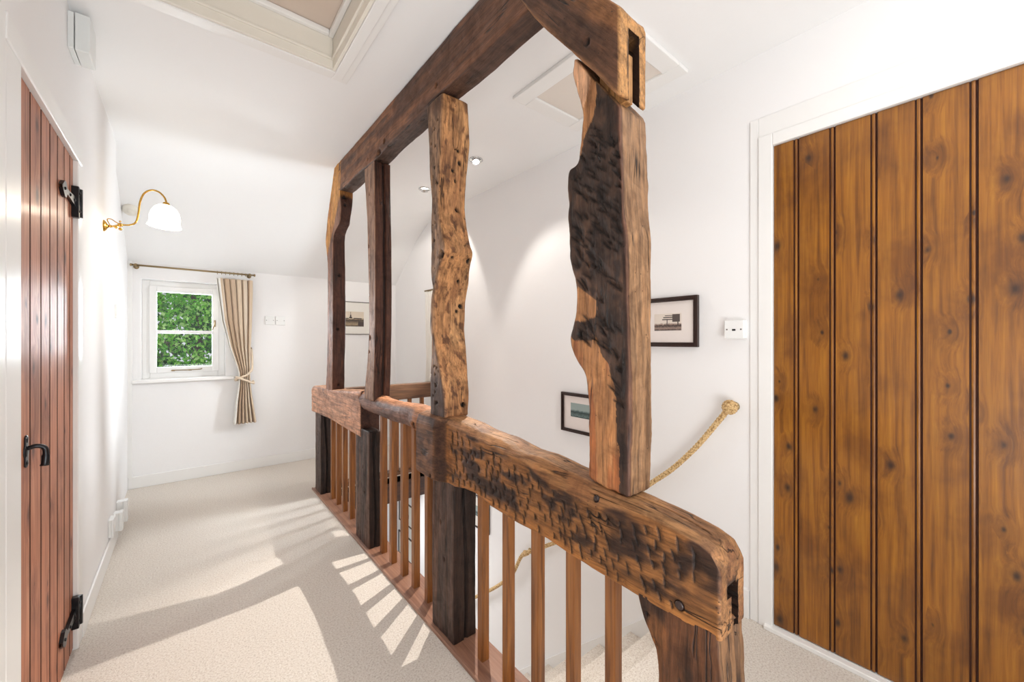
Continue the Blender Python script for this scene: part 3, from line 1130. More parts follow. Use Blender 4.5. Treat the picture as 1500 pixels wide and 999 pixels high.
rng = random.Random(3)
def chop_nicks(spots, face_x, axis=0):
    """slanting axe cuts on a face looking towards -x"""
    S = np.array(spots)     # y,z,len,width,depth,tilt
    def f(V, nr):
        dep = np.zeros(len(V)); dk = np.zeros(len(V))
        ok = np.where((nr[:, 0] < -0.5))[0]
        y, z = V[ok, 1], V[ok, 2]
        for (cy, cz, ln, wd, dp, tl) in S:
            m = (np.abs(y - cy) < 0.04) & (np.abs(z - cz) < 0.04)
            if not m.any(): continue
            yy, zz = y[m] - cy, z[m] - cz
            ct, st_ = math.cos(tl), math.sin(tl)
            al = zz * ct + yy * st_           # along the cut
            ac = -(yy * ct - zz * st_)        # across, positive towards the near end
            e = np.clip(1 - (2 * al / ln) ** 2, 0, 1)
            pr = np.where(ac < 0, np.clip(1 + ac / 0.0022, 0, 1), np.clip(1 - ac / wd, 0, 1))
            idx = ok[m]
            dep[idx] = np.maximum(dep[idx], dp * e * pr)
            dk[idx] = np.maximum(dk[idx], np.clip(e * 1.4, 0, 1) * np.where(ac < 0, np.clip(1 + ac / 0.0022, 0, 1), np.maximum(np.clip(1.35 - ac / 0.0028, 0, 1), 0.42 * np.clip(1 - ac / (wd * 0.8), 0, 1))) * 0.95)  # stained cut line, with the scallop's shading painted beside it
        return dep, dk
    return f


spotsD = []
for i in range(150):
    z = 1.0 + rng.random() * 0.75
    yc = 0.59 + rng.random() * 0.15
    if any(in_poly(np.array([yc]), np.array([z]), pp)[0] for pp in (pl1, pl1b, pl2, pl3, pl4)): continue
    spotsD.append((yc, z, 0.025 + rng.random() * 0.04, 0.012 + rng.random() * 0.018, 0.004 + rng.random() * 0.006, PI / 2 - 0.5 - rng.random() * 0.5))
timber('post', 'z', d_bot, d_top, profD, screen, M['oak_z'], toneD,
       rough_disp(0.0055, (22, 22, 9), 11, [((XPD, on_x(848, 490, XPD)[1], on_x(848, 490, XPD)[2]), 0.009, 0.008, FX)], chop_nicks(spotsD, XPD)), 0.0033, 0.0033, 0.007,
       label='broad waney post with a dark hewn face, nearest the camera')

# --- post C, golden and pitted
C_left = [(624, 120), (624, 158), (627, 215), (628, 251), (631.5, 297), (630, 330), (630.6, 368), (630, 402), (634, 432), (632, 470), (630.6, 511), (629, 541), (630, 592), (630, 640)]
C_arris = [(648.7, 110), (648, 140), (645, 211), (641, 297), (644, 325), (652, 364), (642, 395), (635, 439), (634, 480), (640, 520), (644, 541), (650, 580), (651, 606), (651, 640)]
C_right = [(685, 130), (690, 211), (684, 264), (683.5, 320), (689.6, 357), (688, 415), (682, 473), (684, 520), (686, 558), (686, 602)]
profC = post_from_px(C_left, C_arris, C_right)
c_y = 1.46


def toneC(V, nr):
    c = base(V, (196, 144, 98))
    p = fbm(V * np.array((30, 30, 10)), 21, 4)
    c = mixc(c, sstep(0.45, 0.68, p) * 0.65, (140, 96, 64))
    c = mixc(c, sstep(0.52, 0.7, fbm(V * np.array((20, 20, 4)), 31, 3)) * 0.5, (218, 172, 124))
    fr = sstep(0.4, 0.8, -nr[:, 0])
    z = V[:, 2]
    fcol = base(V, (168, 134, 108))
    fcol = mixc(fcol, sstep(0.5, 0.66, fbm(V * np.array((45, 45, 22)), 27, 4)) * 0.7, (96, 74, 62))
    c = c * (1 - fr[:, None]) + fcol * fr[:, None]
    c = mixc(c, fr * (1 - sstep(1.0, 1.12, z + 0.05 * (p - 0.5))) * 0.8, (80, 66, 66))
    top = sstep(2.02, 2.18, z)
    c = mixc(c, top * sstep(0.45, 0.6, p) * 0.6, (96, 64, 44))
    c = mixc(c, sstep(0.60, 0.70, fbm(V * np.array((60, 60, 40)), 41, 4)) * 0.6 * sstep(0.3, 0.8, -nr[:, 1]), (84, 50, 32))
    return c


holesC = [((0.90, c_y, on_y(672, 307, c_y)[2]), 0.010, 0.02, FY), ((0.90, c_y, on_y(673, 592, c_y)[2]), 0.011, 0.02, FY)]
for (px, py, r) in ((684, 448, .011), (679, 456, .010), (683, 385, .012), (664, 250, .010), (673, 240, .012), (670, 222, .009), (690, 381, .01), (668, 265, .008), (676, 412, .009), (659, 380, .009)):
    q = on_y(px, py, c_y); holesC.append((q, r * rng.uniform(.7, 1), 0.012, FY))
for i in range(48):
    z = rng.choice([rng.uniform(1.62, 2.15), rng.uniform(.95, 2.15), rng.uniform(.92, 1.1)])
    holesC.append(((XS, rng.uniform(1.47, 1.56), z), rng.uniform(.002, .007), 0.008, FX))
holesC.append((on_x(646, 373, XS), 0.016, 0.03, FX))
timber('post', 'z', 0.885, 2.215, profC, screen, M['oak_z'], toneC, rough_disp(0.004, (16, 16, 7), 22, holesC), 0.005, 0.0045, 0.012, label='lumpy golden post full of holes')

# --- post B, straight and slim with a groove down its near face
B_left = [(533, 225), (533.5, 253), (537.7, 320), (540, 422), (541, 483), (538, 530), (533.6, 572), (533, 590)]
B_arris = [(548, 215), (548, 239.5), (549.5, 330), (549.6, 490), (547, 575), (547, 590)]
B_right = [(572, 241), (573, 330), (574.5, 422), (573, 520), (571.5, 572)]
profB = post_from_px(B_left, B_arris, B_right)


def toneB(V, nr):
    c = base(V, (84, 52, 40))
    c = mixc(c, sstep(0.5, 0.65, fbm(V * np.array((30, 30, 4)), 51, 3)) * 0.5, (112, 72, 54))
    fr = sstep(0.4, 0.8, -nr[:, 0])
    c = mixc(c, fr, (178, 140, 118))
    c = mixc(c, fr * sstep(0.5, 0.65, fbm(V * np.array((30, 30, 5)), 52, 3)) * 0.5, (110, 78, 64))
    c = mixc(c, (np.abs(V[:, 0] - 0.862) < 0.006) * sstep(0.3, 0.7, -nr[:, 1]) * 0.85, (34, 20, 16))
    return c


def dispB(V, nr):
    d, k = rough_disp(0.0025, (20, 20, 4), 53, [hpx(540, 362, .009), hpx(541, 432, .008), hpx(542, 495, .013), hpx(541, 516, .008), hpx(541, 285, .007)])(V, nr)
    g = (1 - sstep(0.004, 0.010, np.abs(V[:, 0] - 0.862))) * (nr[:, 1] < -0.5)
    return d - 0.016 * g, k


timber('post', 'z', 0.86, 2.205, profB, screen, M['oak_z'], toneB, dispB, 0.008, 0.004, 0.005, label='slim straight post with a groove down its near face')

# --- post A, farthest, with a golden flared head
A_left = [(491, 236), (489.5, 246), (479.6, 320), (477, 354), (479.5, 386), (480, 490), (477, 570), (476, 590)]
A_arris = [(499.5, 232), (498, 284), (499.5, 300), (498.5, 326), (489.5, 341), (487.7, 350), (487.5, 450), (486.6, 572), (486.6, 590)]
A_right = [(516, 250), (517.6, 287), (511, 330), (507, 346), (506.5, 400), (506, 500), (505, 572)]
profA = post_from_px(A_left, A_arris, A_right)


def toneA(V, nr):
    c = base(V, (84, 50, 38))
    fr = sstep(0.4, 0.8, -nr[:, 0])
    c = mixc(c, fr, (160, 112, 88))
    p = fbm(V * np.array((30, 30, 6)), 61, 3)
    c = mixc(c, sstep(0.5, 0.65, p) * 0.4, (60, 36, 28))
    lim = 1.99 - (V[:, 1] - 3.0) * 1.1
    gold = sstep(-0.02, 0.02, V[:, 2] - lim)
    c = mixc(c, gold, (232, 168, 84))
    c = mixc(c, gold * sstep(0.5, 0.66, p) * 0.5, (160, 92, 40))
    c = mixc(c, gold * sstep(0.3, 0.8, -nr[:, 1]) * 0.45, (110, 70, 44))
    return c


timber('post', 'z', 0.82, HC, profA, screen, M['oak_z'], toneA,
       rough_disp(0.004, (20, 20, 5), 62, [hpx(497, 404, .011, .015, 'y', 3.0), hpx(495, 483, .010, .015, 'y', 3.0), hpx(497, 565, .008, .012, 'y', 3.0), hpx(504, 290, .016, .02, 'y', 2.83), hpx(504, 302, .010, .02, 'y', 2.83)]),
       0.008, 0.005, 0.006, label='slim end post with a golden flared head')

# --- top plate
def prof_plate(s):
    wav = 0.006 * np.sin(s * 5.1) + 0.004 * np.sin(s * 13 + 1)
    return 2.212 + wav, np.full_like(s, HC - 0.004), np.full_like(s, XS), np.full_like(s, 0.896)


def tone_plate(V, nr):
    c = base(V, (148, 100, 70))
    p = fbm(V * np.array((22, 3, 22)), 71, 4)
    c = mixc(c, sstep(0.45, 0.62, p) * 0.65, (88, 60, 48))
    c = mixc(c, sstep(0.55, 0.68, fbm(V * np.array((12, 3, 12)), 73, 3)) * 0.4, (168, 116, 78))
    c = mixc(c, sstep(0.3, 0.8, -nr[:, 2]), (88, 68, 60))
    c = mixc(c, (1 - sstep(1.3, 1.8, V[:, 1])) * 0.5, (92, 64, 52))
    return c


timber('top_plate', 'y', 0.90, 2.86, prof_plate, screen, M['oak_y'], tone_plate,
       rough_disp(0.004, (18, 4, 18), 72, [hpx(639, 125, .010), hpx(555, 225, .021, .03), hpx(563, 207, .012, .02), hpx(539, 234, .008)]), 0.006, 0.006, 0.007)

# --- rafter stub sloping down to the near post
Rl = curve_of(yz([(740, -32), (763, 0), (783, 26.5), (806, 49.5), (842.6, 82.6), (872, 109), (913, 147), (925, 158)], XS), 0)
Ru = curve_of([(0.55, 1.975), (on_x(908, 10, XS)[1], on_x(908, 10, XS)[2]), (0.66, 2.10), (0.80, 2.25), (0.96, 2.41), (1.2, 2.412)], 0)
y_re = on_x(909, 80, XS)[1]
x_re = on_y(946.5, 100, y_re)[0]


def prof_raft(s):
    lo_ = np.interp(s, *Rl)
    hi_ = np.maximum(np.interp(s, *Ru), lo_ + 0.02)
    return lo_, np.minimum(hi_, HC - 0.006), np.full_like(s, XS - 0.006), np.full_like(s, x_re)


def tone_raft(V, nr):
    c = base(V, (104, 72, 54))
    p = fbm(V * np.array((20, 8, 8)), 81, 4)
    c = mixc(c, sstep(0.45, 0.62, p) * 0.5, (76, 52, 42))
    lo_ = np.interp(V[:, 1], *Rl); hi_ = np.interp(V[:, 1], *Ru)
    u = (V[:, 2] - lo_) / np.maximum(hi_ - lo_, 0.02)
    fr = sstep(0.3, 0.8, -nr[:, 0])
    c = mixc(c, fr * sstep(0.55, 0.85, u + (p - 0.5) * 0.5) * 0.7, (168, 116, 72))
    c = mixc(c, (1 - sstep(0.02, 0.10, u)) * 0.75, (178, 130, 86))
    c = mixc(c, sstep(0.5, 0.9, -nr[:, 1]), (196, 146, 92))
    return c


z_s0, z_s1 = on_y(930, 49, y_re)[2], on_y(930, 175, y_re)[2]
xa, xb, xc_ = on_y(921, 100, y_re)[0], on_y(930, 100, y_re)[0], on_y(936.5, 100, y_re)[0]
rafter = timber('rafter', 'y', y_re, 1.03, prof_raft, screen, M['oak_r'], tone_raft,
                rough_disp(0.003, (16, 8, 8), 82, [hpx(861, 64, .010, .010)]), 0.005, 0.006, 0.008,
                cut=[(xa, xc_, y_re - 0.03, y_re + 0.10, z_s1 - 0.05, z_s0)], label='sloping timber stub with a slotted end above the near post')
bm = bmesh.new()
la = bm.verts.layers.float_color.new('tone')
box(bm, xa + 0.001, xb, y_re + 0.006, y_re + 0.09, on_y(926, 150, y_re)[2], on_y(926, 79, y_re)[2], 0.002)
for v in bm.verts: v[la] = (*lin((186, 136, 84)), 1)
tag(obj('tenon', bm, M['oak_z'], rafter), 'pale tenon block in the slotted end')

# --- lower posts
def lower_post(y0, y1, x1, ztop, seed, label, x0=XS, flare=None):
    def prof(s):
        w = 0.003 * np.sin(s * 9 + seed)
        a1 = y1 + w
        if flare is not None: a1 = flare(s)
        return y0 + w, a1, np.full_like(s, x0), np.full_like(s, x1)

    def tone(V, nr):
        c = base(V, (54, 37, 30))
        fr = sstep(0.4, 0.8, -nr[:, 0])
        c = mixc(c, fr, (92, 72, 66))
        p = fbm(V * np.array((40, 40, 5)), seed, 4)
        c = mixc(c, sstep(0.45, 0.62, p) * 0.6, (46, 32, 28))
        c = mixc(c, fr * sstep(0.52, 0.66, fbm(V * np.array((30, 30, 4)), seed + 4, 3)) * 0.5, (128, 92, 74))
        return c

    def dsp(V, nr):
        d, k = rough_disp(0.0035, (22, 22, 4), seed, [((x0, y0 + 0.07, 0.32), .007, .01, FX), ((x0, y0 + 0.10, 0.46), .006, .01, FX)])(V, nr)
        g = (1 - sstep(0.003, 0.008, np.abs(V[:, 0] - (x0 + x1) / 2 - 0.008 * np.sin(V[:, 2] * 7)))) * (nr[:, 1] < -0.5)
        return d - 0.014 * g, np.maximum(k, g * 0.7)
    return timber('lower_post', 'z', SILL_T - 0.004, ztop, prof, screen, M['oak_z'], tone, dsp, 0.008, 0.005, 0.005, label=label)


lower_post(3.32, 3.49, 0.884, 0.68, 91, 'dark lower post at the window end')
lower_post(2.275, 2.50, 0.874, 0.68, 92, 'dark lower post second from the window end')
lower_post(1.350, 1.523, 0.914, 0.68, 93, 'dark lower post third from the window end')

# near lower post, waney on its back edge
Dl = curve_of(yz([(929, 850), (934.6, 877), (941, 903), (951, 930), (958, 950), (962, 975), (963.5, 999), (962, 1100), (958, 1300)]))
Da = curve_of(yz([(1053, 900), (1053, 945), (1057, 999), (1059, 1100), (1060, 1500)]))


def prof_dl(s):
    return np.interp(s, *Da), np.interp(s, *Dl), np.full_like(s, XS), np.full_like(s, 0.922)


def tone_dl(V, nr):
    c = base(V, (100, 64, 42))
    p = fbm(V * np.array((24, 24, 9)), 95, 4)
    c = mixc(c, sstep(0.42, 0.56, p) * 0.75, (50, 34, 28))
    c = mixc(c, sstep(0.58, 0.7, fbm(V * np.array((14, 14, 6)), 96, 3)) * 0.6, (168, 110, 64))
    c = mixc(c, sstep(0.3, 0.8, nr[:, 1]) * 0.8, (186, 116, 58))
    nf = sstep(0.4, 0.8, -nr[:, 1])
    c = mixc(c, nf * 0.85, (142, 106, 76))
    c = mixc(c, nf * sstep(0.5, 0.6, p) * 0.6, (78, 54, 40))
    return c


def disp_dl(V, nr):
    d, k = rough_disp(0.005, (24, 24, 10), 97, [hpx(946, 900, .006), hpx(957, 940, .006)])(V, nr)
    g = (1 - sstep(0.002, 0.007, np.abs(V[:, 0] - 0.885))) * (nr[:, 1] < -0.5)
    return d - 0.02 * g, np.maximum(k, g * 0.9)


timber('lower_post', 'z', SILL_T - 0.004, 0.625, prof_dl, screen, M['oak_z'], tone_dl, disp_dl, 0.006, 0.005, 0.006, label='waney brown lower post nearest the camera')

# --- the near rail, covered in axe marks, with a swollen knuckle at its far end
rb = curve_of(yz([(612, 684), (620, 688), (635.6, 697), (650, 706), (664, 713), (680, 716), (695, 723), (717, 742), (760, 769), (800, 791), (830, 811), (886, 847), (934.6, 875), (1055, 945), (1065, 952)]), 0)
ra = curve_of(yz([(615, 604), (640, 613), (660, 624), (700, 645), (760, 674), (805, 708), (865, 741), (914, 751), (949, 758), (1000, 781), (1039, 800), (1053, 826), (1060, 840)]), 0)
rt_pts = [on_x(p[0], p[1], 0.915)[1:] for p in ((662, 600), (687, 608), (713.7, 618), (735, 629), (764, 639), (798, 656.4), (823.6, 663), (860, 680), (952, 720), (1020, 750), (1057, 769))]
y_ne = on_x(1055, 880, XS)[1]
rt_pts += [(y_ne + 0.018, 0.785), (y_ne, 0.758), (y_ne - 0.02, 0.74), (1.7, 0.89)]
rt = curve_of(rt_pts, 0)
x_ne = 0.922


def prof_rail(s):
    return np.interp(s, *rb), np.interp(s, *rt), np.full_like(s, XS), np.full_like(s, x_ne)


def warp_rail(V):
    V = V.copy()
    y, z = V[:, 1], V[:, 2]
    za, ztp, zb = np.interp(y, *ra), np.interp(y, *rt), np.interp(y, *rb)
    za = np.minimum(za, ztp - 0.012)
    u = np.clip((z - za) / np.maximum(ztp - za, 1e-3), 0, 1)
    xmin = XS + 0.020 * u ** 1.3
    V[:, 0] = x_ne - (x_ne - V[:, 0]) * (x_ne - xmin) / (x_ne - XS)
    # knuckle: stands proud of the face, with a steep near side
    y0, y1 = on_x(657, 660, XS)[1], on_x(640, 660, XS)[1]
    k = sstep(1.385, 1.465, y) * (1 - sstep(0.84, 0.90, z) * 0.5)
    fr = np.clip((XS + 0.03 - V[:, 0]) / 0.03, 0, 1)
    V[:, 0] -= 0.032 * k * fr
    # round the back top edge
    bk = sstep(0.885, 0.922, V[:, 0]) * sstep(-0.05, 0.0, z - ztp)
    V[:, 2] -= 0.014 * bk ** 2
    return V


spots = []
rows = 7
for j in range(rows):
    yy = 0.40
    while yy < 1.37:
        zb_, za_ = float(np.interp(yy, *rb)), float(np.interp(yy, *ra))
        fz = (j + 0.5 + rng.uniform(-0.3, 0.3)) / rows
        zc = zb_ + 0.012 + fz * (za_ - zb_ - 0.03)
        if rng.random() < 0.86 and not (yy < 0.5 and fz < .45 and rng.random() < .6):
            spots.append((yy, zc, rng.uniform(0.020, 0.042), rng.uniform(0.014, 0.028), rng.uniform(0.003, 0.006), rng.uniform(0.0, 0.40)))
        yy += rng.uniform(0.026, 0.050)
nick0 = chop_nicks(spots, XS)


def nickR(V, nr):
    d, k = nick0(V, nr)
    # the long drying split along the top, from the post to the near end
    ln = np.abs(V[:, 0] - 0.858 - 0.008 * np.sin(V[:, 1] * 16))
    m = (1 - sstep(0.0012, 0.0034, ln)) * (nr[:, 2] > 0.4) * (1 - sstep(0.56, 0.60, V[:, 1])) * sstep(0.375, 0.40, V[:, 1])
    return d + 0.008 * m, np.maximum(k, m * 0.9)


PEG1 = on_x(994.5, 888, XS)
peg_holes = [(PEG1, 0.011, 0.006, FX), hpx(871, 732, .009, .004), hpx(640, 695, .008, .015)]


def tone_rail(V, nr):
    y, z = V[:, 1], V[:, 2]
    c = base(V, (156, 106, 62))
    p = fbm(V * np.array((14, 9, 16)), 101, 4)
    q = fbm(V * np.array((30, 14, 34)), 103, 3)
    za, zb_, ztp = np.interp(y, *ra), np.interp(y, *rb), np.interp(y, *rt)
    near = 1 - sstep(0.45, 0.75, y)
    dk = sstep(0.43 - 0.10 * near, 0.60 - 0.07 * near, p + (q - 0.5) * 0.5)
    lowband = 1 - sstep(0.014, 0.045, z - zb_ - (q - 0.5) * 0.03)
    c = mixc(c, dk * 0.88 * (1 - lowband), (56, 37, 31))
    c = mixc(c, lowband * 0.7, (180, 120, 64))
    up = sstep(-0.006, 0.006, z - za + (q - 0.5) * 0.012) * (y < 1.40)
    c = mixc(c, up * 0.95, (174, 126, 84))
    c = mixc(c, up * sstep(0.5, 0.64, q) * 0.4, (144, 92, 58))
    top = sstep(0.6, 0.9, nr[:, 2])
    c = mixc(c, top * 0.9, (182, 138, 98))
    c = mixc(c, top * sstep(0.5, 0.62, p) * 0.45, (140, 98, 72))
    end = sstep(0.4, 0.8, -nr[:, 1]) * (y < 0.45)
    c = mixc(c, end * 0.9, (170, 124, 84))
    c = mixc(c, end * sstep(0.5, 0.62, q) * 0.5, (110, 68, 46))
    kn = sstep(1.39, 1.44, y)
    c = mixc(c, kn * 0.75, (116, 84, 68))
    c = mixc(c, kn * sstep(0.5, 0.63, q) * 0.5, (74, 52, 44))
    c = mixc(c, sstep(1.37, 1.385, y) * sstep(0.2, 0.5, -nr[:, 1]) * 0.85, (70, 46, 36))  # shade on the knuckle's near side, painted in by facing
    c = mixc(c, kn * sstep(0.5, 0.85, nr[:, 2]) * 0.7, (170, 122, 86))
    return c


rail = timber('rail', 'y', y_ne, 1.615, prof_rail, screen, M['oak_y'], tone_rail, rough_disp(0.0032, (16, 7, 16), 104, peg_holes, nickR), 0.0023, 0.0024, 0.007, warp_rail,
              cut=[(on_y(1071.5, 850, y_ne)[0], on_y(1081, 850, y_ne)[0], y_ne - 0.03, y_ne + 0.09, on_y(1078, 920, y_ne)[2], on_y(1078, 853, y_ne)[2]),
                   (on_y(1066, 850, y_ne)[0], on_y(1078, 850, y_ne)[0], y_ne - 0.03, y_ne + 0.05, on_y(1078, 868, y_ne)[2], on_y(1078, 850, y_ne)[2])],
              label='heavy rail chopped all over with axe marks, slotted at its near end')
for (p, r) in ((PEG1, 0.0095), (on_x(871, 732, XS), 0.008)):
    bm = bmesh.new()
    lathe(bm, [(r, -0.02), (r, 0.0035), (r * 0.7, 0.005), (0, 0.0055)], (p[0] + 0.004 + (0.006 if r < .009 else 0), p[1], p[2]), (-1, 0, 0), 14)
    obj('peg', bm, M['frame_dark'], rail)

# --- middle rail: a thin rounded log between second and third posts
ml = curve_of([(1.55, 0.775), (1.75, 0.783), (1.97, 0.777), (2.2, 0.783), (2.5, 0.79)], 0)
mt = curve_of([(1.55, 0.895), (1.76, 0.898), (1.985, 0.882), (2.15, 0.884), (2.28, 0.900), (2.5, 0.905)], 0)


def prof_mid(s):
    w = 0.006 * np.sin(s * 11)
    return np.interp(s, *ml) + w * 0.5, np.interp(s, *mt), XS - 0.004 + 0.012 * np.sin((s - 1.6) * 4.0), np.full_like(s, 0.918)


def tone_mid(V, nr):
    c = base(V, (146, 112, 102))
    p = fbm(V * np.array((20, 8, 20)), 111, 4)
    c = mixc(c, sstep(0.48, 0.64, p) * 0.55, (86, 62, 56))
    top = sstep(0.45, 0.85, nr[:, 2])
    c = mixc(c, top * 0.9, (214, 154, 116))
    kn = 1 - sstep(0.05, 0.14, np.abs(V[:, 1] - 1.70))
    c = mixc(c, kn * sstep(0.45, 0.55, p) * (1 - top), (170, 108, 60))
    return c


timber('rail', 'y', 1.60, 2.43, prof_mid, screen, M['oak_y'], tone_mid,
       rough_disp(0.006, (14, 6, 14), 112, [(on_x(617, 615, XS), .016, .012, FX), (on_x(609, 622, XS), .011, .01, FX), (on_x(613, 628, XS), .008, .01, FX)], bulges=[((XS, 1.69, 0.83), (.05, .09, .06), .012)]), 0.006, 0.005, 0.040,
       label='thin rounded log rail, second section')

# --- far rail block, tan, sawn end
fb = curve_of(yz([(450, 600), (457, 603), (480, 613), (505, 628), (529, 642), (535, 645)]), 0)
ft = curve_of([(3.62, 0.80), (3.55, 0.835), (3.3, 0.848), (3.0, 0.853), (2.6, 0.885), (2.4, 0.908), (2.3, 0.91)], 0)


def prof_far(s):
    return np.interp(s, *fb), np.interp(s, *ft), np.full_like(s, XS - 0.003), np.full_like(s, 0.922)


def tone_far(V, nr):
    c = base(V, (216, 164, 136))
    p = fbm(V * np.array((20, 6, 20)), 121, 4)
    c = mixc(c, sstep(0.5, 0.66, p) * 0.4, (150, 102, 78))
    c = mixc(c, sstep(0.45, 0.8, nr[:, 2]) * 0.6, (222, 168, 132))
    c = mixc(c, sstep(0.5, 0.8, -nr[:, 1]), (78, 48, 36))
    return c


y_fe = on_x(529, 610, XS)[1]
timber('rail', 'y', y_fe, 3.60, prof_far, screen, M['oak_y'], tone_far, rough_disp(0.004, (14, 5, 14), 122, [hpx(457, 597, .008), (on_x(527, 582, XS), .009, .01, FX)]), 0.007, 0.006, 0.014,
       label='tan block rail with a sawn end, window end')

# --- sill along the floor
bm = bmesh.new()
box(bm, XS - 0.010, 0.930, 0.20, 3.52, 0.001, SILL_T, 0.003)
obj('sill', bm, M['sill'], screen)
bm = bmesh.new()
box(bm, XS - 0.020, XS - 0.010, 0.20, 3.52, 0.001, SILL_T + 0.004, 0.003)
tag(obj('sill_bead', bm, M['sill'], screen), 'thin bead along the carpet edge')

# --- balusters
bal_px = [898.5, 840, 788, 745, 708, 628.6, 609, 592.5, 576, 562]
bal_y = [0.862 * on_x(p, 500, 1.0)[1] for p in bal_px] + [2.61, 2.75, 2.90, 3.05, 3.185]
BW = 0.016
bm = bmesh.new()
box(bm, -BW, BW, -BW, BW, SILL_T - 0.003, 0.70, 0.0025)
b0 = obj('baluster', bm, M['baluster'], screen)
bmid = bmesh.new()
box(bmid, -BW, BW, -BW, BW, SILL_T - 0.003, 0.82, 0.0025)
b1 = obj('baluster', bmid, M['baluster'], screen)
first0 = first1 = True
for y in bal_y:
    mid_sec = 1.6 < y < 2.27
    src = b1 if mid_sec else b0
    if mid_sec and first1: o = b1; first1 = False
    elif (not mid_sec) and first0: o = b0; first0 = False
    else:
        o = src.copy(); COL.objects.link(o)
    o.location = (0.862, y, 0)

# ------------------------------------------------------------------ far balustrade across the end of the stairwell
far_b = thing('stair_balustrade', 'short dark oak balustrade across the far end of the stairwell', 'balustrade')
YT = 3.44
bm = bmesh.new()
rz1 = on_y(600, 562, YT)[2]; rz0 = on_y(600, 584, YT)[2]
box(bm, 0.936, XR - 0.002, YT - 0.03, YT + 0.04, rz0, rz1, 0.006, 3)
obj('rail', bm, M['far_rail'], far_b)
bm = bmesh.new()
box(bm, 0.935, XR - 0.003, YT - 0.036, YT + 0.06, 0.001, 0.035, 0.006)
obj('sill', bm, M['far_rail'], far_b)
bm = bmesh.new()
box(bm, 0.935, XR - 0.003, YT - 0.03, YT - 0.002, -0.235, -0.002, 0.006)
obj('trimmer', bm, M['trimmer'], far_b)
bm = bmesh.new()
box(bm, -BW, BW, -BW, BW, 0.033, rz0 + 0.004, 0.0025)
fb0 = obj('baluster', bm, M['baluster'], far_b)
xs_ = [0.98 + 0.123 * k for k in range(8)]
for i, x in enumerate(xs_):
    o = fb0 if i == 0 else fb0.copy()
    if i: COL.objects.link(o)
    o.location = (x, YT + 0.005, 0)

# ------------------------------------------------------------------ staircase
st = thing('staircase', 'straight flight of beige carpeted stairs dropping away behind the balusters', 'stairs')
bm = bmesh.new()
rise, going = 0.192, 0.212
n_st = 12
x0, x1 = 0.93, XR - 0.015
prof = [(ST_Y0 + 0.0005, -0.002), (ST_Y0 + 0.012, -0.001)]
for k in range(n_st):
    y = ST_Y0 + k * going
    z = -k * rise
    prof += [(y + 0.016, z - 0.010), (y + 0.012, z - 0.028), (y, z - 0.034), (y - 0.004, z - rise + 0.004)]
    if k < n_st - 1:
        prof += [(y + 0.004, z - rise), (y + going + 0.010, z - rise)]
    else:
        prof += [(y, -2.499)]
prof += [(ST_Y0 + (n_st - 1) * going, -2.5), (ST_Y0 + 0.0005, -0.25)]
va = [bm.verts.new((x0, y, z)) for y, z in prof]
vb = [bm.verts.new((x1, y, z)) for y, z in prof]
for i in range(len(prof)):
    j = (i + 1) % len(prof)
    bm.faces.new((va[i], va[j], vb[j], vb[i]))
bm.faces.new(va); bm.faces.new(vb)
obj('stair_carpet', bm, M['carpet'], st)

# ------------------------------------------------------------------ rope handrail
def rope_bm(bm, pts, r):
    path = smooth_path(pts, 26)
    # three twisted strands
    L_ = 0
    acc = [0]
    for a, b in zip(path, path[1:]): L_ += (b - a).length; acc.append(L_)
    for s in range(3):
        q = []
        for i, p in enumerate(path):
            t = (path[min(i + 1, len(path) - 1)] - path[max(i - 1, 0)]).normalized()
            u = t.cross(Vector((0, 0, 1))).normalized(); w = t.cross(u)
            ph = acc[i] / 0.055 * 2 * PI + s * 2 * PI / 3
            q.append(p + (u * math.cos(ph) + w * math.sin(ph)) * r * 0.48)
        tube(bm, q, r * 0.60, 8)


rope = thing('rope_handrail', 'natural rope handrail with a woven ball knot at the top, slung along the stair wall', 'handrail')
XRP = XR - 0.045
ball = on_x(1069, 597, XRP)
def rp(px, py): return on_x(px, py, XRP)
seg1 = [ball, rp(1050, 620), rp(1020, 655), rp(985, 687), rp(957, 706), rp(925, 728), rp(885, 752), rp(845, 776), rp(820, 792), rp(800, 800)]
seg2 = [rp(801, 801), rp(785, 806), rp(769, 810)]
seg3 = [rp(769, 810), rp(762, 818), rp(750, 842), rp(730, 858), rp(712, 868), rp(694, 876), rp(670, 884), rp(640, 886)]
bm = bmesh.new()
path_all = seg1 + seg2[1:]
rope_bm(bm, path_all, 0.0125)
rope_bm(bm, seg3, 0.0125)
obj('rope', bm, M['rope'], rope)
bm = bmesh.new()
R0 = 0.030
nu, nv = 28, 16
for i in range(nu):      # woven ball: small raised tucks over a sphere
    pass
bmesh.ops.create_uvsphere(bm, u_segments=28, v_segments=18, radius=R0)
for v in bm.verts: v.co += Vector(ball)
for f in bm.faces: f.smooth = True
for j in range(1, 9):
    th = PI * j / 9
    n_ = max(4, int(16 * math.sin(th)))
    for i in range(n_):
        ph = 2 * PI * (i + 0.5 * (j % 2)) / n_
        dr = Vector((math.sin(th) * math.cos(ph), math.sin(th) * math.sin(ph), math.cos(th)))
        q = dr.to_track_quat('Z', 'Y')
        r2 = bmesh.ops.create_icosphere(bm, subdivisions=1, radius=0.0062)
        for v in r2['verts']:
            v.co = q @ Vector((v.co.x * 1.1, v.co.y * 0.75, v.co.z * 0.5)) + dr * (R0 + 0.0005) + Vector(ball)
obj('ball_knot', bm, M['rope'], rope)
bk = rp(769, 810)
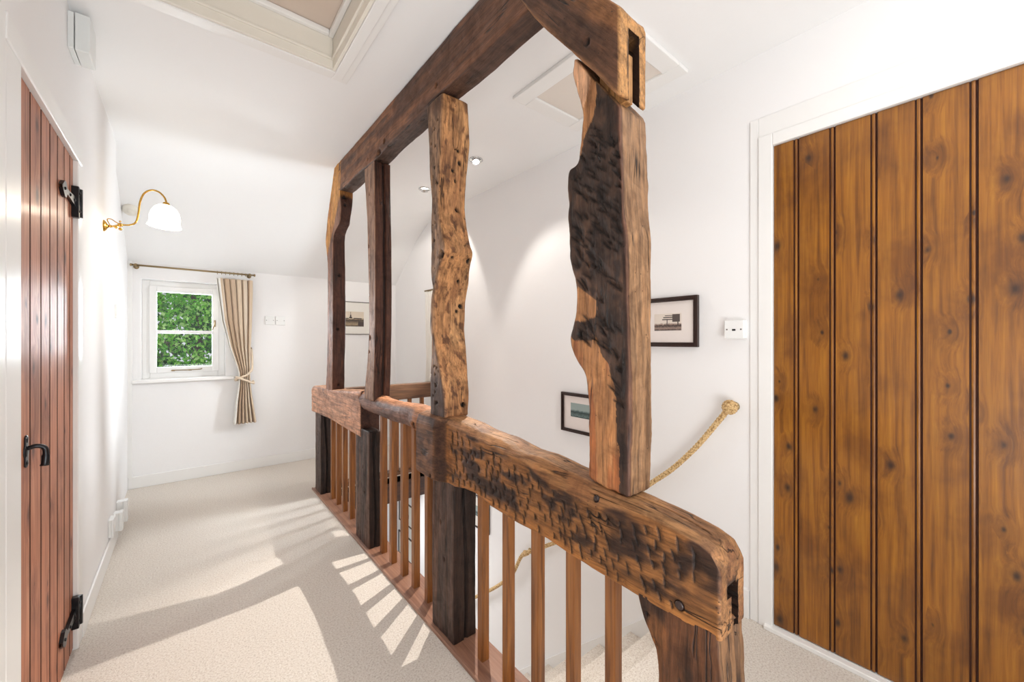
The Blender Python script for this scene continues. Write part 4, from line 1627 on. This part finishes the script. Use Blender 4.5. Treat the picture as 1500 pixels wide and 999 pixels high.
for q in (ball, bk):
    bm = bmesh.new()
    tube(bm, [(XR, q[1] - 0.004, q[2]), (q[0] + 0.012, q[1], q[2])], 0.006, 10)
    lathe(bm, [(0.020, 0), (0.020, 0.003), (0.012, 0.006), (0, 0.006)], (XR, q[1] - 0.004, q[2]), (-1, 0, 0), 16)
    obj('bracket', bm, M['pole'], rope)
bm = bmesh.new()
d_ = Vector(seg1[1]) - Vector(seg1[0])
bmesh.ops.create_icosphere(bm, subdivisions=2, radius=0.017)
for v in bm.verts: v.co += Vector(bk)
tube(bm, [Vector(bk) + Vector((0, -0.03, 0.01)), Vector(bk) + Vector((0, 0.02, -0.022))], 0.016, 10)
obj('whipping', bm, M['rope'], rope)

# ------------------------------------------------------------------ pictures
def picture(label, wall, u0, u1, z0, z1, fw, depth, frame_mat, mount_mat, print_mat_, pr, group=None, gap=0.0, art=None):
    """wall 'x': hangs on the right wall, u = y ; wall 'y': hangs on the window wall, u = x. pr: print rect (u0,u1,z0,z1)"""
    t = thing('picture', label, 'picture', group=group)
    def B(bm, a0, a1, c0, c1, d0, d1, bev=0.0):
        # d measured out from the wall
        if wall == 'x': box(bm, XR - d1, XR - d0, a0, a1, c0, c1, bev)
        else: box(bm, a0, a1, YF - d1, YF - d0, c0, c1, bev)
    bm = bmesh.new()
    for k, (o_, w_, dd) in enumerate(((0, fw * 0.45, depth), (fw * 0.42, fw * 0.36, depth * 0.72), (fw * 0.75, fw * 0.25, depth * 0.86))):
        a0, a1, c0, c1 = u0 + o_, u1 - o_, z0 + o_, z1 - o_
        B(bm, a0, a0 + w_, c0, c1, 0.0, dd, 0.0012)
        B(bm, a1 - w_, a1, c0, c1, 0.0, dd, 0.0012)
        B(bm, a0 + w_, a1 - w_, c0, c0 + w_, 0.0, dd, 0.0012)
        B(bm, a0 + w_, a1 - w_, c1 - w_, c1, 0.0, dd, 0.0012)
    obj('frame', bm, frame_mat, t)
    bm = bmesh.new()
    B(bm, u0 + fw * 0.9, u1 - fw * 0.9, z0 + fw * 0.9, z1 - fw * 0.9, 0.001, depth * 0.45)
    obj('mount', bm, mount_mat, t)
    bm = bmesh.new()
    B(bm, *pr, 0.001, depth * 0.45 + 0.001)
    p = obj('print', bm, print_mat_, t)
    if art:
        bm = bmesh.new()
        for (a0, a1, c0, c1) in art:
            U = lambda f: pr[0] + f * (pr[1] - pr[0])
            Z = lambda f: pr[2] + f * (pr[3] - pr[2])
            B(bm, U(a0), U(a1), Z(c0), Z(c1), 0.001, depth * 0.45 + 0.0015)
        obj('drawing', bm, M['ink'], p)
    return t


# right wall, upper: its far part is behind the near post
a = on_x(1021.5, 432, XR - 0.02); b = on_x(1021.5, 509, XR - 0.02)
y_n = a[1]
pic_l = y_n + 0.36
p0 = on_x(998, 459, XR - 0.01); p1 = on_x(960, 485, XR - 0.01)
picture('dark-framed print of a stand and crowd beside the white switch, above the rope', 'x', y_n, pic_l, b[2], a[2], 0.022, 0.02, M['frame_dark'], M['mount'], M['print_crowd'],
        (p0[1], p0[1] + 0.145, p1[2], on_x(998, 459, XR)[2]), art=[(0.05, 0.32, 0.5, 0.95), (0.32, 0.7, 0.62, 0.68), (0.32, 0.66, 0.74, 0.80), (0.32, 0.6, 0.86, 0.9), (0.1, 0.14, 0.3, 0.5), (0.5, 0.53, 0.3, 0.66)])
a = on_x(821.5, 574, XR - 0.02); b = on_x(821.5, 630, XR - 0.02)
y_f = a[1]
p0 = on_x(836, 590, XR - 0.01); p1 = on_x(836, 610, XR - 0.01)
picture('dark-framed lake print low on the stair wall, half behind the big near post', 'x', y_f - 0.36, y_f, b[2] + 0.0, a[2], 0.02, 0.02, M['frame_dark'], M['mount'], M['print_lake'],
        (p0[1] - 0.16, p0[1], p1[2], p0[2]))
# window wall, between the two slim posts
a = on_y(497, 444, YF - 0.01); b = on_y(548, 490, YF - 0.01)
p0 = on_y(505, 455, YF - 0.01); p1 = on_y(533, 479, YF - 0.01)
picture('thin-framed print of a domed riverside town on a wide ivory mount, window wall', 'y', a[0] - 0.03, b[0] + 0.03, on_y(525, 490.5, YF)[2], on_y(525, 443, YF)[2], 0.007, 0.014, M['frame_pale'], M['mount_white'], M['print_city'],
        (p0[0] - 0.02, p1[0], p1[2], p0[2] - 0.01), art=[(0.34, 0.40, 0.55, 0.78), (0.30, 0.44, 0.55, 0.64), (0.362, 0.378, 0.78, 0.98), (0.72, 1.0, 0.05, 0.32), (0.05, 0.28, 0.5, 0.56), (0.5, 0.9, 0.5, 0.57)])
# down the stairwell
def stair_pic(px0, px1, yt0, yb0, label, group=None, mat='print_small'):
    q0 = on_x(px0, yt0, XR - 0.008); q1 = on_x(px0, yb0, XR - 0.008); r = on_x(px1, yt0, XR - 0.008)
    ya, yb_ = r[1], q0[1]
    picture(label, 'x', ya, yb_, q1[2], q0[2], 0.012, 0.014, M['frame_dark'], M['mount_white'], M[mat],
            (ya + (yb_ - ya) * 0.3, ya + (yb_ - ya) * 0.7, q1[2] + (q0[2] - q1[2]) * 0.36, q1[2] + (q0[2] - q1[2]) * 0.68), group)
stair_pic(585, 605, 730, 761, 'small black-framed picture down in the stairwell, upper of the pair', 'small pictures down the stairs')
stair_pic(584, 604, 776, 809, 'small black-framed picture down in the stairwell, lower of the pair', 'small pictures down the stairs')
stair_pic(686, 716.5, 720, 765, 'dark-framed picture on the stair wall just below landing level, behind the third lower post', None, 'print_lake')

# ------------------------------------------------------------------ plates, sockets, boxes
def plate(name, label, cat, wall, uc, zc, w, h, dep, screws=True, extra=None, group=None):
    t = thing(name, label, cat, group=group)
    bm = bmesh.new()
    def B(a0, a1, c0, c1, d0, d1, bev=0.0, tgt=None):
        tgt = tgt or bm
        if wall == 'x': box(tgt, XR - d1, XR - d0, a0, a1, c0, c1, bev)
        elif wall == 'l': box(tgt, XL + d0, XL + d1, a0, a1, c0, c1, bev)
        else: box(tgt, a0, a1, YF - d1, YF - d0, c0, c1, bev)
    B(uc - w / 2, uc + w / 2, zc - h / 2, zc + h / 2, 0, dep, 0.003)
    obj('face_plate', bm, M['plastic'], t)
    if screws:
        for s in (-1, 1):
            bm2 = bmesh.new()
            B(uc + s * w * 0.36 - 0.003, uc + s * w * 0.36 + 0.003, zc - 0.003, zc + 0.003, dep - 0.001, dep + 0.0008, 0.0, bm2)
            obj('screw', bm2, M['screw'], t)
    if extra:
        bm3 = bmesh.new()
        for (du0, du1, dz0, dz1, dd) in extra:
            B(uc + du0, uc + du1, zc + dz0, zc + dz1, dep - 0.001, dep + dd, 0.0, bm3)
        obj('socket_hole' if name != 'light_switch' else 'rocker', bm3, M['dark'] if name != 'light_switch' else M['plastic'], t)
    return t


q = on_x(1073, 482, XR - 0.035)
q0, q1 = on_x(1061, 482, XR - 0.035)[1], on_x(1089.5, 482, XR - 0.035)[1]
zt_, zb_ = on_x(1089, 469, XR - 0.035)[2], on_x(1089, 496.5, XR - 0.035)[2]
plate('wall_outlet', 'white surface-mounted outlet box with a dark port beside the honey door', 'outlet', 'x', (q0 + q1) / 2, (zt_ + zb_) / 2, abs(q0 - q1), zt_ - zb_, 0.036, True,
      [(-0.007, 0.007, -0.006, 0.002, 0.001)])
for (pxa, pxb, lab) in ((388, 402.5, 'left-hand plate of the pair of white wall plates right of the curtain'), (403.5, 418, 'right-hand plate of the pair of white wall plates right of the curtain')):
    x0_, x1_ = on_y(pxa, 470, YF)[0], on_y(pxb, 470, YF)[0]
    plate('light_switch', lab, 'light switch', 'y', (x0_ + x1_) / 2, on_y(403, 470, YF)[2], x1_ - x0_ - 0.002, 0.086, 0.010, True, [(-0.012, 0.012, -0.016, 0.016, 0.002)], 'white wall plates right of the curtain')
q = on_x(169.5, 457, XL)
plate('light_switch', 'small white switch on the left wall past the brass lamp', 'light switch', 'l', q[1], q[2], 0.085, 0.085, 0.012, False, [(-0.010, 0.010, -0.016, 0.016, 0.003)])
# boxes by the skirting
def sock(px0, px1, py_t, py_b, dep, label, ylen):
    n0 = on_x(px0, py_t, XL)
    Y = n0[1]
    zt_ = on_y(px1, py_t, Y)[2]; zb_ = on_y(px1, py_b, Y)[2]
    t = thing('socket_box', label, 'socket', group='white boxes low on the left wall')
    bm = bmesh.new()
    box(bm, XL + 0.0005, XL + dep * 0.6, Y, Y + ylen, zb_, zt_, 0.002)
    obj('back_box', bm, M['plastic'], t)
    bm = bmesh.new()
    box(bm, XL + dep * 0.6, XL + dep, Y - 0.002, Y + ylen + 0.002, zb_ - 0.002, zt_ + 0.002, 0.003)
    obj('face_plate', bm, M['plastic'], t)
sock(170, 186, 734, 764, 0.050, 'tallest white socket box by the skirting, farthest along the left wall', 0.05)
sock(165.5, 176, 752, 778, 0.040, 'middle white socket box of the three by the left skirting', 0.06)
sock(158, 163.5, 763, 788, 0.022, 'slimmest white socket box of the three by the left skirting, nearest the camera', 0.09)

# door chime under the ceiling
t = thing('door_chime', 'white box-shaped door chime high on the left wall above the red-brown door', 'door chime')
Y0 = 2.125
zt_, zb_ = on_y(120, 22, Y0)[2], on_y(120, 75, Y0)[2]
xo = on_y(130, 50, Y0)[0]
bm = bmesh.new(); box(bm, XL, XL + 0.016, Y0, Y0 + 0.12, zb_, zt_, 0.002)
obj('back_plate', bm, M['chime'], t)
bm = bmesh.new(); box(bm, XL + 0.018, xo + 0.004, Y0 - 0.001, Y0 + 0.121, zb_ - 0.003, zt_ + 0.002, 0.004)
obj('cover', bm, M['chime'], t)

# ------------------------------------------------------------------ wall lamp
lp = on_x(151.5, 331, XL)
lamp = thing('wall_lamp', 'lit brass swan-neck wall lamp with a white fluted glass shade on the left wall', 'lamp')
bm = bmesh.new()
lathe(bm, [(0.030, 0), (0.030, 0.004), (0.022, 0.010), (0.010, 0.016), (0.007, 0.02), (0, 0.02)], (XL, lp[1], lp[2]), (1, 0, 0), 20)
obj('backplate', bm, M['brass'], lamp)
sh = on_y(242, 296, lp[1])          # top of the shade
top = on_y(222, 279, lp[1])
def L_(px, py): return on_y(px, py, lp[1])
bm = bmesh.new()
tube(bm, smooth_path([(XL + 0.012, lp[1], lp[2]), L_(165, 332), L_(177, 330), L_(190, 330), L_(199, 326), L_(203, 312), L_(205, 297), L_(211, 284), L_(222, 279), L_(233, 282), L_(241, 290), L_(244, 298)], 6), 0.0045, 10)
tube(bm, smooth_path([(XL + 0.026, lp[1], lp[2] + 0.002), L_(157, 322), L_(163, 321.5), L_(170, 326), L_(177, 330)], 6), 0.0022, 8)
obj('arm', bm, M['brass'], lamp, True)
bm = bmesh.new()
for (px, py, r) in ((162, 332, .008), (170, 333.5, .007), (176, 330, .011), (176.5, 336, .008), (176, 325, .005)):
    q = L_(px, py)
    r2 = bmesh.ops.create_icosphere(bm, subdivisions=2, radius=r)
    for v in r2['verts']: v.co += Vector(q)
obj('tap', bm, M['brass'], lamp, True)
bm = bmesh.new()
lathe(bm, [(0.012, 0.006), (0.016, 0.0), (0.016, -0.012), (0.022, -0.016)], L_(243.5, 299), (0.03, 0, 1), 16)
obj('gallery', bm, M['brass'], lamp, True)
bm = bmesh.new()
n = 48
prof = [(0.018, 0.0), (0.030, -0.004), (0.048, -0.018), (0.060, -0.040), (0.066, -0.068), (0.065, -0.090), (0.066, -0.105), (0.073, -0.122)]
org = Vector(L_(243, 301))
q = Vector((0.05, 0, 1)).to_track_quat('Z', 'Y')
rings = []
for r, h in prof:
    rings.append([bm.verts.new(org + q @ Vector(((r * (1 + 0.035 * math.cos(12 * 2 * PI * k / n) * (abs(h) / 0.12))) * math.cos(2 * PI * k / n), (r * (1 + 0.035 * math.cos(12 * 2 * PI * k / n) * (abs(h) / 0.12))) * math.sin(2 * PI * k / n), h))) for k in range(n)])
for a, b in zip(rings, rings[1:]):
    for k in range(n):
        f = bm.faces.new((a[k], a[(k + 1) % n], b[(k + 1) % n], b[k])); f.smooth = True
shade = obj('lamp_shade', bm, M['opal'], lamp, True)
md = shade.modifiers.new('thick', 'SOLIDIFY'); md.thickness = 0.003
bm = bmesh.new()
bmesh.ops.create_icosphere(bm, subdivisions=2, radius=0.022)
for v in bm.verts: v.co = v.co + org + Vector((0, 0, -0.06))
bulb = obj('bulb', bm, M['opal'], lamp, True)
light('lamp_light', 'POINT', org + Vector((0, 0, -0.115)), 2.4, (1.0, 0.87, 0.70), shadow_soft_size=0.03)

# small round detector on the slope behind the lamp
t = thing('detector', 'small round cream detector on the sloping ceiling behind the wall lamp', 'detector')
d = ray(184, 306)
# meet the slope plane between (YBR,HC) and (YF+.1, zs-.07)
m_ = -m_sl
k = (HC - CAM_H - m_ * YBR) / (d[2] - m_ * d[1])
c_ = Vector((d[0] * k, d[1] * k, CAM_H + d[2] * k))
c_.x = max(c_.x, -0.362 + 0.05)
nrm_ = Vector((0, m_, -1)).normalized()
bm = bmesh.new()
lathe(bm, [(0.048, 0), (0.048, 0.012), (0.040, 0.024), (0, 0.026)], c_, nrm_, 24)
obj('base', bm, M['old_gloss'], t)
bm = bmesh.new()
lathe(bm, [(0.022, 0.024), (0.020, 0.032), (0, 0.033)], c_, nrm_, 20)
obj('grille', bm, M['old_gloss'], t)

# ------------------------------------------------------------------ ceiling spots
def eyeball(px, py, label, aim, lit, power, core=0, core_aim=None):
    d = ray(px, py); k = (HC - CAM_H) / d[2]
    c = Vector((d[0] * k, d[1] * k, HC))
    t = thing('ceiling_spotlight', label, 'spotlight', c, group='recessed eyeball spotlights above the stairs')
    bm = bmesh.new()
    lathe(bm, [(0.034, 0.0), (0.046, 0.0), (0.047, -0.004), (0.040, -0.007), (0.033, -0.006), (0.034, 0.0)], (0, 0, 0), (0, 0, 1), 28)
    obj('bezel', bm, M['chrome'], t)
    a = Vector(aim).normalized()
    bm = bmesh.new()
    lathe(bm, [(0.031, -0.004), (0.030, 0.012), (0.026, 0.022), (0.022, 0.024), (0.022, 0.016)], (0, 0, -0.002), a, 24)
    obj('eyeball', bm, M['chrome'], t)
    bm = bmesh.new()
    lathe(bm, [(0.0225, 0.016), (0.014, 0.021), (0, 0.0225)], (0, 0, -0.002), a, 20)
    obj('bulb', bm, M['halogen'] if lit else M['plastic'], t)
    # a halogen reflector: wide spill and a tight core beam
    light('spot_spill', 'SPOT', c + a * 0.045, power, (1.0, 0.95, 0.88), a, spot_size=math.radians(106), spot_blend=0.3, shadow_soft_size=0.018)
    if core: light('spot_core', 'SPOT', c + a * 0.045, core, (1.0, 0.95, 0.88), core_aim, spot_size=math.radians(56), spot_blend=0.6, shadow_soft_size=0.006)
    return t


eyeball(697, 234, 'shining eyeball spotlight in the ceiling just right of the lumpy golden post', (-0.21, -0.40, -0.89), True, 14, 110, (-0.85, -0.62, -2.4))
eyeball(622, 277, 'eyeball spotlight in the ceiling just left of the lumpy golden post', (0.25, 0.5, -0.9), True, 13)

# ------------------------------------------------------------------ loft openings
lh = thing('loft_opening', 'recessed panelled opening in the landing ceiling with a moulded white frame', 'loft hatch')
x0, x1, y0, y1 = LH
bm = bmesh.new()
def zframe(bm, x0, x1, y0, y1, w, z0, z1, bev=0.003):
    box(bm, x0 - w, x0, y0 - w, y1 + w, z0, z1, bev); box(bm, x1, x1 + w, y0 - w, y1 + w, z0, z1, bev)
    box(bm, x0, x1, y0 - w, y0, z0, z1, bev); box(bm, x0, x1, y1, y1 + w, z0, z1, bev)
zframe(bm, x0, x1, y0, y1, 0.068, HC - 0.022, HC + 0.001)
zframe(bm, x0, x1, y0, y1, 0.040, HC - 0.030, HC - 0.02)
obj('architrave', bm, M['gloss'], lh)
bm = bmesh.new()
e = 0.004
zframe(bm, x0 + 0.014, x1 - 0.014, y0 + 0.014, y1 - 0.014, 0.014 - 0.0005, HC - 0.026, HC + 0.13, 0.002)
zframe(bm, x0 + 0.022, x1 - 0.022, y0 + 0.022, y1 - 0.022, 0.010, HC + 0.01, HC + 0.022, 0.003)
obj('lining', bm, M['old_gloss'], lh)
bm = bmesh.new()
zframe(bm, x0 + 0.034, x1 - 0.034, y0 + 0.034, y1 - 0.034, 0.020, HC + 0.105, HC + 0.128, 0.004)
obj('bead', bm, M['gloss'], lh)
bm = bmesh.new()
box(bm, x0 + 0.0005, x1 - 0.0005, y0 + 0.0005, y1 - 0.0005, HC + 0.13, HC + 0.148)
obj('panel', bm, M['loft_panel'], lh)

h2 = thing('loft_hatch', 'flat square white hatch in the ceiling above the stairs beside the near post', 'loft hatch')
x0, x1, y0, y1 = 1.262, 1.745, 0.885, 1.540
bm = bmesh.new()
zframe(bm, x0 + 0.08, x1 - 0.08, y0 + 0.08, y1 - 0.08, 0.08, HC - 0.018, HC, 0.004)
obj('frame', bm, M['gloss'], h2)
bm = bmesh.new()
box(bm, x0 + 0.081, x1 - 0.081, y0 + 0.081, y1 - 0.081, HC - 0.008, HC - 0.0005)
obj('panel', bm, M['loft_panel_pale'], h2)

# ------------------------------------------------------------------ curtain, pole, tie-back
YC = YF - 0.065
pole = thing('curtain_pole', 'thin antique brass curtain pole above the window', 'curtain pole')
bm = bmesh.new()
pa = on_y(193, 388.5, YC); pb = on_y(371.5, 403.5, YC)
zp = (pa[2] + pb[2]) / 2
tube(bm, [(pa[0], YC, zp), (pb[0], YC, zp)], 0.0075, 12)
obj('rod', bm, M['pole'], pole)
bm = bmesh.new()
lathe(bm, [(0.0075, 0), (0.012, 0.003), (0.012, 0.012), (0, 0.016)], (pb[0], YC, zp), (1, 0, 0), 14)
obj('finial', bm, M['pole'], pole)
bm = bmesh.new()
lathe(bm, [(0.0075, 0), (0.011, 0.003), (0.011, 0.010), (0, 0.013)], (pa[0], YC, zp), (-1, 0, 0), 14)
obj('finial', bm, M['pole'], pole)
for xx in (pa[0] + 0.022, pb[0] - 0.03):
    bm = bmesh.new()
    lathe(bm, [(0.018, 0), (0.018, 0.004), (0.009, 0.010), (0.007, 0.045)], (xx, YF, zp - 0.006), (0, -1, 0), 16)
    lathe(bm, [(0.0105, -0.008), (0.0125, -0.004), (0.0125, 0.004), (0.0105, 0.008)], (xx, YC, zp), (1, 0, 0), 16)
    obj('pole_bracket', bm, M['pole'], pole)


def curtain_mesh(rows, n_pl, amp, seed, axis='y', lining=0.07):
    """rows: (z, lo, hi, amp factor) from top to bottom along the wall; returns bmesh with striped tone"""
    bm = bmesh.new()
    lay = bm.verts.layers.float_color.new('tone')
    nu, nv = 150, 70
    rz = np.array([r[0] for r in rows])[::-1]
    lo = np.array([r[1] for r in rows])[::-1]; hi = np.array([r[2] for r in rows])[::-1]; am = np.array([r[3] for r in rows])[::-1]
    zt_, zb_ = rows[0][0], rows[-1][0]
    g = []
    stripes = [(216, 194, 168), (206, 182, 154), (220, 202, 180), (192, 164, 136), (214, 192, 166), (200, 174, 148), (222, 204, 182)]
    for j in range(nv + 1):
        z = zt_ + (zb_ - zt_) * j / nv
        l, h, a = np.interp(z, rz, lo), np.interp(z, rz, hi), np.interp(z, rz, am)
        row = []
        for i in range(nu + 1):
            u = i / nu
            ph = 2 * PI * n_pl * u + 0.5 * math.sin(3 * z + seed)
            d = amp * a * (math.sin(ph) + 0.35 * math.sin(2 * ph + 1.3 + z * 2))
            uu = u + 0.018 * math.cos(ph) * a
            x = l + (h - l) * uu
            v = bm.verts.new((x, YC - 0.004 + d, z) if axis == 'y' else (XR - 0.06 + d, x, z))
            s = stripes[int(u * n_pl * 1.9 + 0.3 * math.sin(seed)) % len(stripes)]
            v[lay] = (*lin(s), 1)
            row.append(v)
        g.append(row)
    for j in range(nv):
        for i in range(nu):
            f = bm.faces.new((g[j][i], g[j][i + 1], g[j + 1][i + 1], g[j + 1][i])); f.smooth = True
            f.material_index = 1 if i / nu < lining else 0
    return bm


def cx(px, py): return on_y(px, py, YC)
rows = []
for (py, l, r, a_) in ((407.5, 316, 369, .8), (425, 318, 369, .9), (470, 324, 368, 1.0), (510, 335, 366.5, 1.0), (535, 345, 366, .8), (548, 349, 366, .7), (562, 349, 366, .75), (590, 344, 370, 1.0), (622, 340.5, 375, 1.1)):
    q0, q1 = cx(l, py), cx(r, py)
    rows.append((q0[2], q0[0], q1[0], a_))
cur = thing('curtain', 'beige striped curtain gathered to the right of the window by a rope tie', 'curtain')
co = obj('cloth', curtain_mesh(rows, 6, 0.024, 1.0, 'y', 0.12), [M['curtain'], M['lining']], cur, True)
md = co.modifiers.new('thick', 'SOLIDIFY'); md.thickness = 0.0025
for k in range(9):
    bm = bmesh.new()
    xx = rows[0][1] + (rows[0][2] - rows[0][1]) * (k + 0.4) / 9
    ring = [(xx, YC + 0.014 * math.cos(2 * PI * i / 16), zp - 0.004 + 0.014 * math.sin(2 * PI * i / 16)) for i in range(17)]
    tube(bm, ring, 0.002, 6, False)
    obj('curtain_ring', bm, M['pole'], pole, True)

tb = thing('curtain_tieback', 'cream rope tie-back looped round the beige striped curtain', 'tie-back')
zc_ = cx(358, 552)[2]
xa_, xb_ = cx(347, 552)[0], cx(368, 552)[0]
bm = bmesh.new()
hook = (on_y(368, 508, YF)[0], YF - 0.02, on_y(368, 512, YF)[2])
loop1 = [hook, (xb_ + 0.004, YC - 0.035, zc_ + 0.085), (xb_ - 0.02, YC - 0.052, zc_ + 0.035), ((xa_ + xb_) / 2, YC - 0.056, zc_ + 0.010), (xa_ - 0.006, YC - 0.03, zc_ - 0.018), (xa_ - 0.010, YC, zc_ - 0.03), (xa_ + 0.02, YC + 0.03, zc_ - 0.03)]
tube(bm, smooth_path(loop1, 8), 0.0095, 8)
loop2 = [(xa_ - 0.008, YC - 0.02, zc_ + 0.0), (xa_ + 0.01, YC - 0.050, zc_ - 0.006), ((xa_ + xb_) / 2, YC - 0.058, zc_ - 0.028), (xb_, YC - 0.045, zc_ - 0.055), (xb_ + 0.02, YC - 0.01, zc_ - 0.064), (xb_ + 0.02, YF - 0.01, zc_ - 0.05)]
tube(bm, smooth_path(loop2, 8), 0.0095, 8)
obj('cord', bm, plain('cream_cord', (226, 206, 182), 0.8), tb, True)
bm = bmesh.new()
tube(bm, smooth_path([(hook[0], YF, hook[2] + 0.005), (hook[0], YF - 0.025, hook[2] + 0.004), (hook[0] - 0.004, YF - 0.032, hook[2] + 0.018)], 5), 0.004, 8)
tube(bm, smooth_path([(hook[0], YF, hook[2] - 0.02), (hook[0], YF - 0.01, hook[2] - 0.02), (hook[0], YF - 0.015, hook[2] + 0.005)], 4), 0.003, 8)
obj('hook', bm, M['pole'], tb, True)

# far side curtain of the stair window: only its edge shows past the middle post
cur2 = thing('curtain', 'pale narrow curtain edge showing just left of the lumpy golden post on the stair wall', 'curtain')
z_c = on_x(628, 428, XR - 0.05)[2]
ya = on_x(624.5, 450, XR - 0.05)[1]
rows2 = [(z_c, ya - 0.16, ya, .7), (1.3, ya - 0.15, ya - 0.01, .9), (1.05, ya - 0.14, ya - 0.035, .9), (0.80, ya - 0.15, ya - 0.02, 1.0)]
co2 = obj('cloth', curtain_mesh(rows2, 4, 0.012, 2.0, 'x', 1.1), [M['curtain'], M['lining']], cur2, True)
md = co2.modifiers.new('thick', 'SOLIDIFY'); md.thickness = 0.0025
bm = bmesh.new()
pole2 = thing('curtain_pole', 'dark end of a curtain pole on the stair wall left of the lumpy golden post', 'curtain pole')
tube(bm, [(XR - 0.06, 3.04, z_c + 0.012), (XR - 0.06, ya + 0.01, z_c + 0.012)], 0.008, 12)
obj('rod', bm, M['pole'], pole2)
bm = bmesh.new()
tube(bm, [(XR, ya - 0.02, z_c + 0.012), (XR - 0.06, ya - 0.02, z_c + 0.012)], 0.006, 10)
obj('pole_bracket', bm, M['pole'], pole2)
bm = bmesh.new()
tube(bm, [(XR, 3.08, z_c + 0.012), (XR - 0.06, 3.08, z_c + 0.012)], 0.006, 10)
obj('pole_bracket', bm, M['pole'], pole2)

# ------------------------------------------------------------------ garden outside the window
tree = thing('tree', 'leafy bright green tree filling the landing window view', 'tree', (-1.1, 8.6, -2.6))
bm = bmesh.new()
tube(bm, smooth_path([(0, 0.4, 0), (0.05, 0.4, 1.6), (-0.05, 0.3, 3.2), (0.0, 0.3, 5.2)], 5), [0.16 - 0.10 * i / 15 for i in range(16)], 10)
obj('trunk', bm, M['bark'], tree)
rr = random.Random(5)
bm = bmesh.new()
for k in range(16):
    z = 1.5 + rr.random() * 3.4; an = rr.random() * 2 * PI; ln = 0.8 + rr.random() * 1.0
    tube(bm, smooth_path([(0, 0.3, z), (ln * .5 * math.cos(an), .3 + ln * .5 * math.sin(an), z + .35), (ln * math.cos(an), .3 + ln * math.sin(an), z + .25), (ln * 1.3 * math.cos(an), .3 + ln * 1.3 * math.sin(an), z - .15)], 4), [0.035 - 0.03 * i / 12 for i in range(13)], 6)
obj('branch', bm, M['bark'], tree)
rg = np.random.default_rng(4)
verts, faces, cols = [], [], []
greens = np.array([lin((136, 206, 74)), lin((104, 180, 60)), lin((180, 228, 112)), lin((72, 132, 50)), lin((204, 238, 150))])
for cl in range(520):
    ph, ct_, rad = rg.random() * 2 * PI, rg.uniform(-1, 1), rg.uniform(0.55, 1.0)
    sn = math.sqrt(1 - ct_ * ct_)
    cc = np.array((0.8 + 2.6 * rad * sn * math.cos(ph), 0.3 + 1.7 * rad * sn * math.sin(ph), 3.5 + 2.3 * rad * ct_))
    gi = rg.choice(5, p=[.34, .26, .18, .12, .10])
    for l in range(64):
        p = cc + rg.normal(0, 1, 3) * np.array((.20, .20, .26))
        p[2] -= 0.10 * abs(rg.normal())
        dirv = rg.normal(0, 1, 3); dirv[2] -= 0.9; dirv /= np.linalg.norm(dirv)
        sd = np.cross(dirv, rg.normal(0, 1, 3)); sd /= np.linalg.norm(sd) + 1e-6
        ln, wd = rg.uniform(.045, .085), rg.uniform(.016, .028)
        b_ = len(verts)
        verts += [tuple(p), tuple(p + dirv * ln * .5 + sd * wd), tuple(p + dirv * ln), tuple(p + dirv * ln * .5 - sd * wd)]
        faces.append((b_, b_ + 1, b_ + 2, b_ + 3))
        c_ = greens[gi] * rg.uniform(.75, 1.2)
        cols += [tuple(c_) + (1,)] * 4
me = bpy.data.meshes.new('foliage')
me.from_pydata(verts, [], faces)
ca = me.color_attributes.new('tone', 'FLOAT_COLOR', 'POINT')
ca.data.foreach_set('color', np.array(cols).ravel())
fo = mesh_obj('foliage', me, M['leaf'], tree)
fo['kind'] = 'stuff'
# a darker, taller hedge of trees farther back
hedge = thing('tree', 'dark green tree showing in the gaps behind the bright leafy one', 'tree', (0.2, 12.5, -2.6))
bm = bmesh.new()
tube(bm, smooth_path([(0, 0.6, 0), (0.1, 0.6, 2.0), (0.0, 0.6, 4.5), (0, 0.6, 6.5)], 5), [0.2 - 0.12 * i / 15 for i in range(16)], 10)
obj('trunk', bm, M['bark'], hedge)
verts, faces, cols = [], [], []
for cl in range(5200):
    ph, ct_, rad = rg.random() * 2 * PI, rg.uniform(-1, 1), rg.uniform(0.75, 1.0)
    sn = math.sqrt(1 - ct_ * ct_)
    p = np.array((4.2 * rad * sn * math.cos(ph), 0.6 + 1.8 * rad * sn * math.sin(ph), 4.2 + 3.9 * rad * ct_))
    dirv = rg.normal(0, 1, 3); dirv[2] -= 0.6; dirv /= np.linalg.norm(dirv)
    sd = np.cross(dirv, rg.normal(0, 1, 3)); sd /= np.linalg.norm(sd) + 1e-6
    ln, wd = rg.uniform(.25, .42), rg.uniform(.08, .14)
    b_ = len(verts)
    verts += [tuple(p), tuple(p + dirv * ln * .5 + sd * wd), tuple(p + dirv * ln), tuple(p + dirv * ln * .5 - sd * wd)]
    faces.append((b_, b_ + 1, b_ + 2, b_ + 3))
    c_ = np.array(lin((66, 112, 50))) * rg.uniform(.6, 1.3)
    cols += [tuple(c_) + (1,)] * 4
me = bpy.data.meshes.new('foliage')
me.from_pydata(verts, [], faces)
ca = me.color_attributes.new('tone', 'FLOAT_COLOR', 'POINT')
ca.data.foreach_set('color', np.array(cols).ravel())
fo = mesh_obj('foliage', me, M['leaf'], hedge)
fo['kind'] = 'stuff'
bm = bmesh.new()
box(bm, -14, 14, 5.9, 30, -2.75, -2.6)
struct('ground', bm, M['ground'])
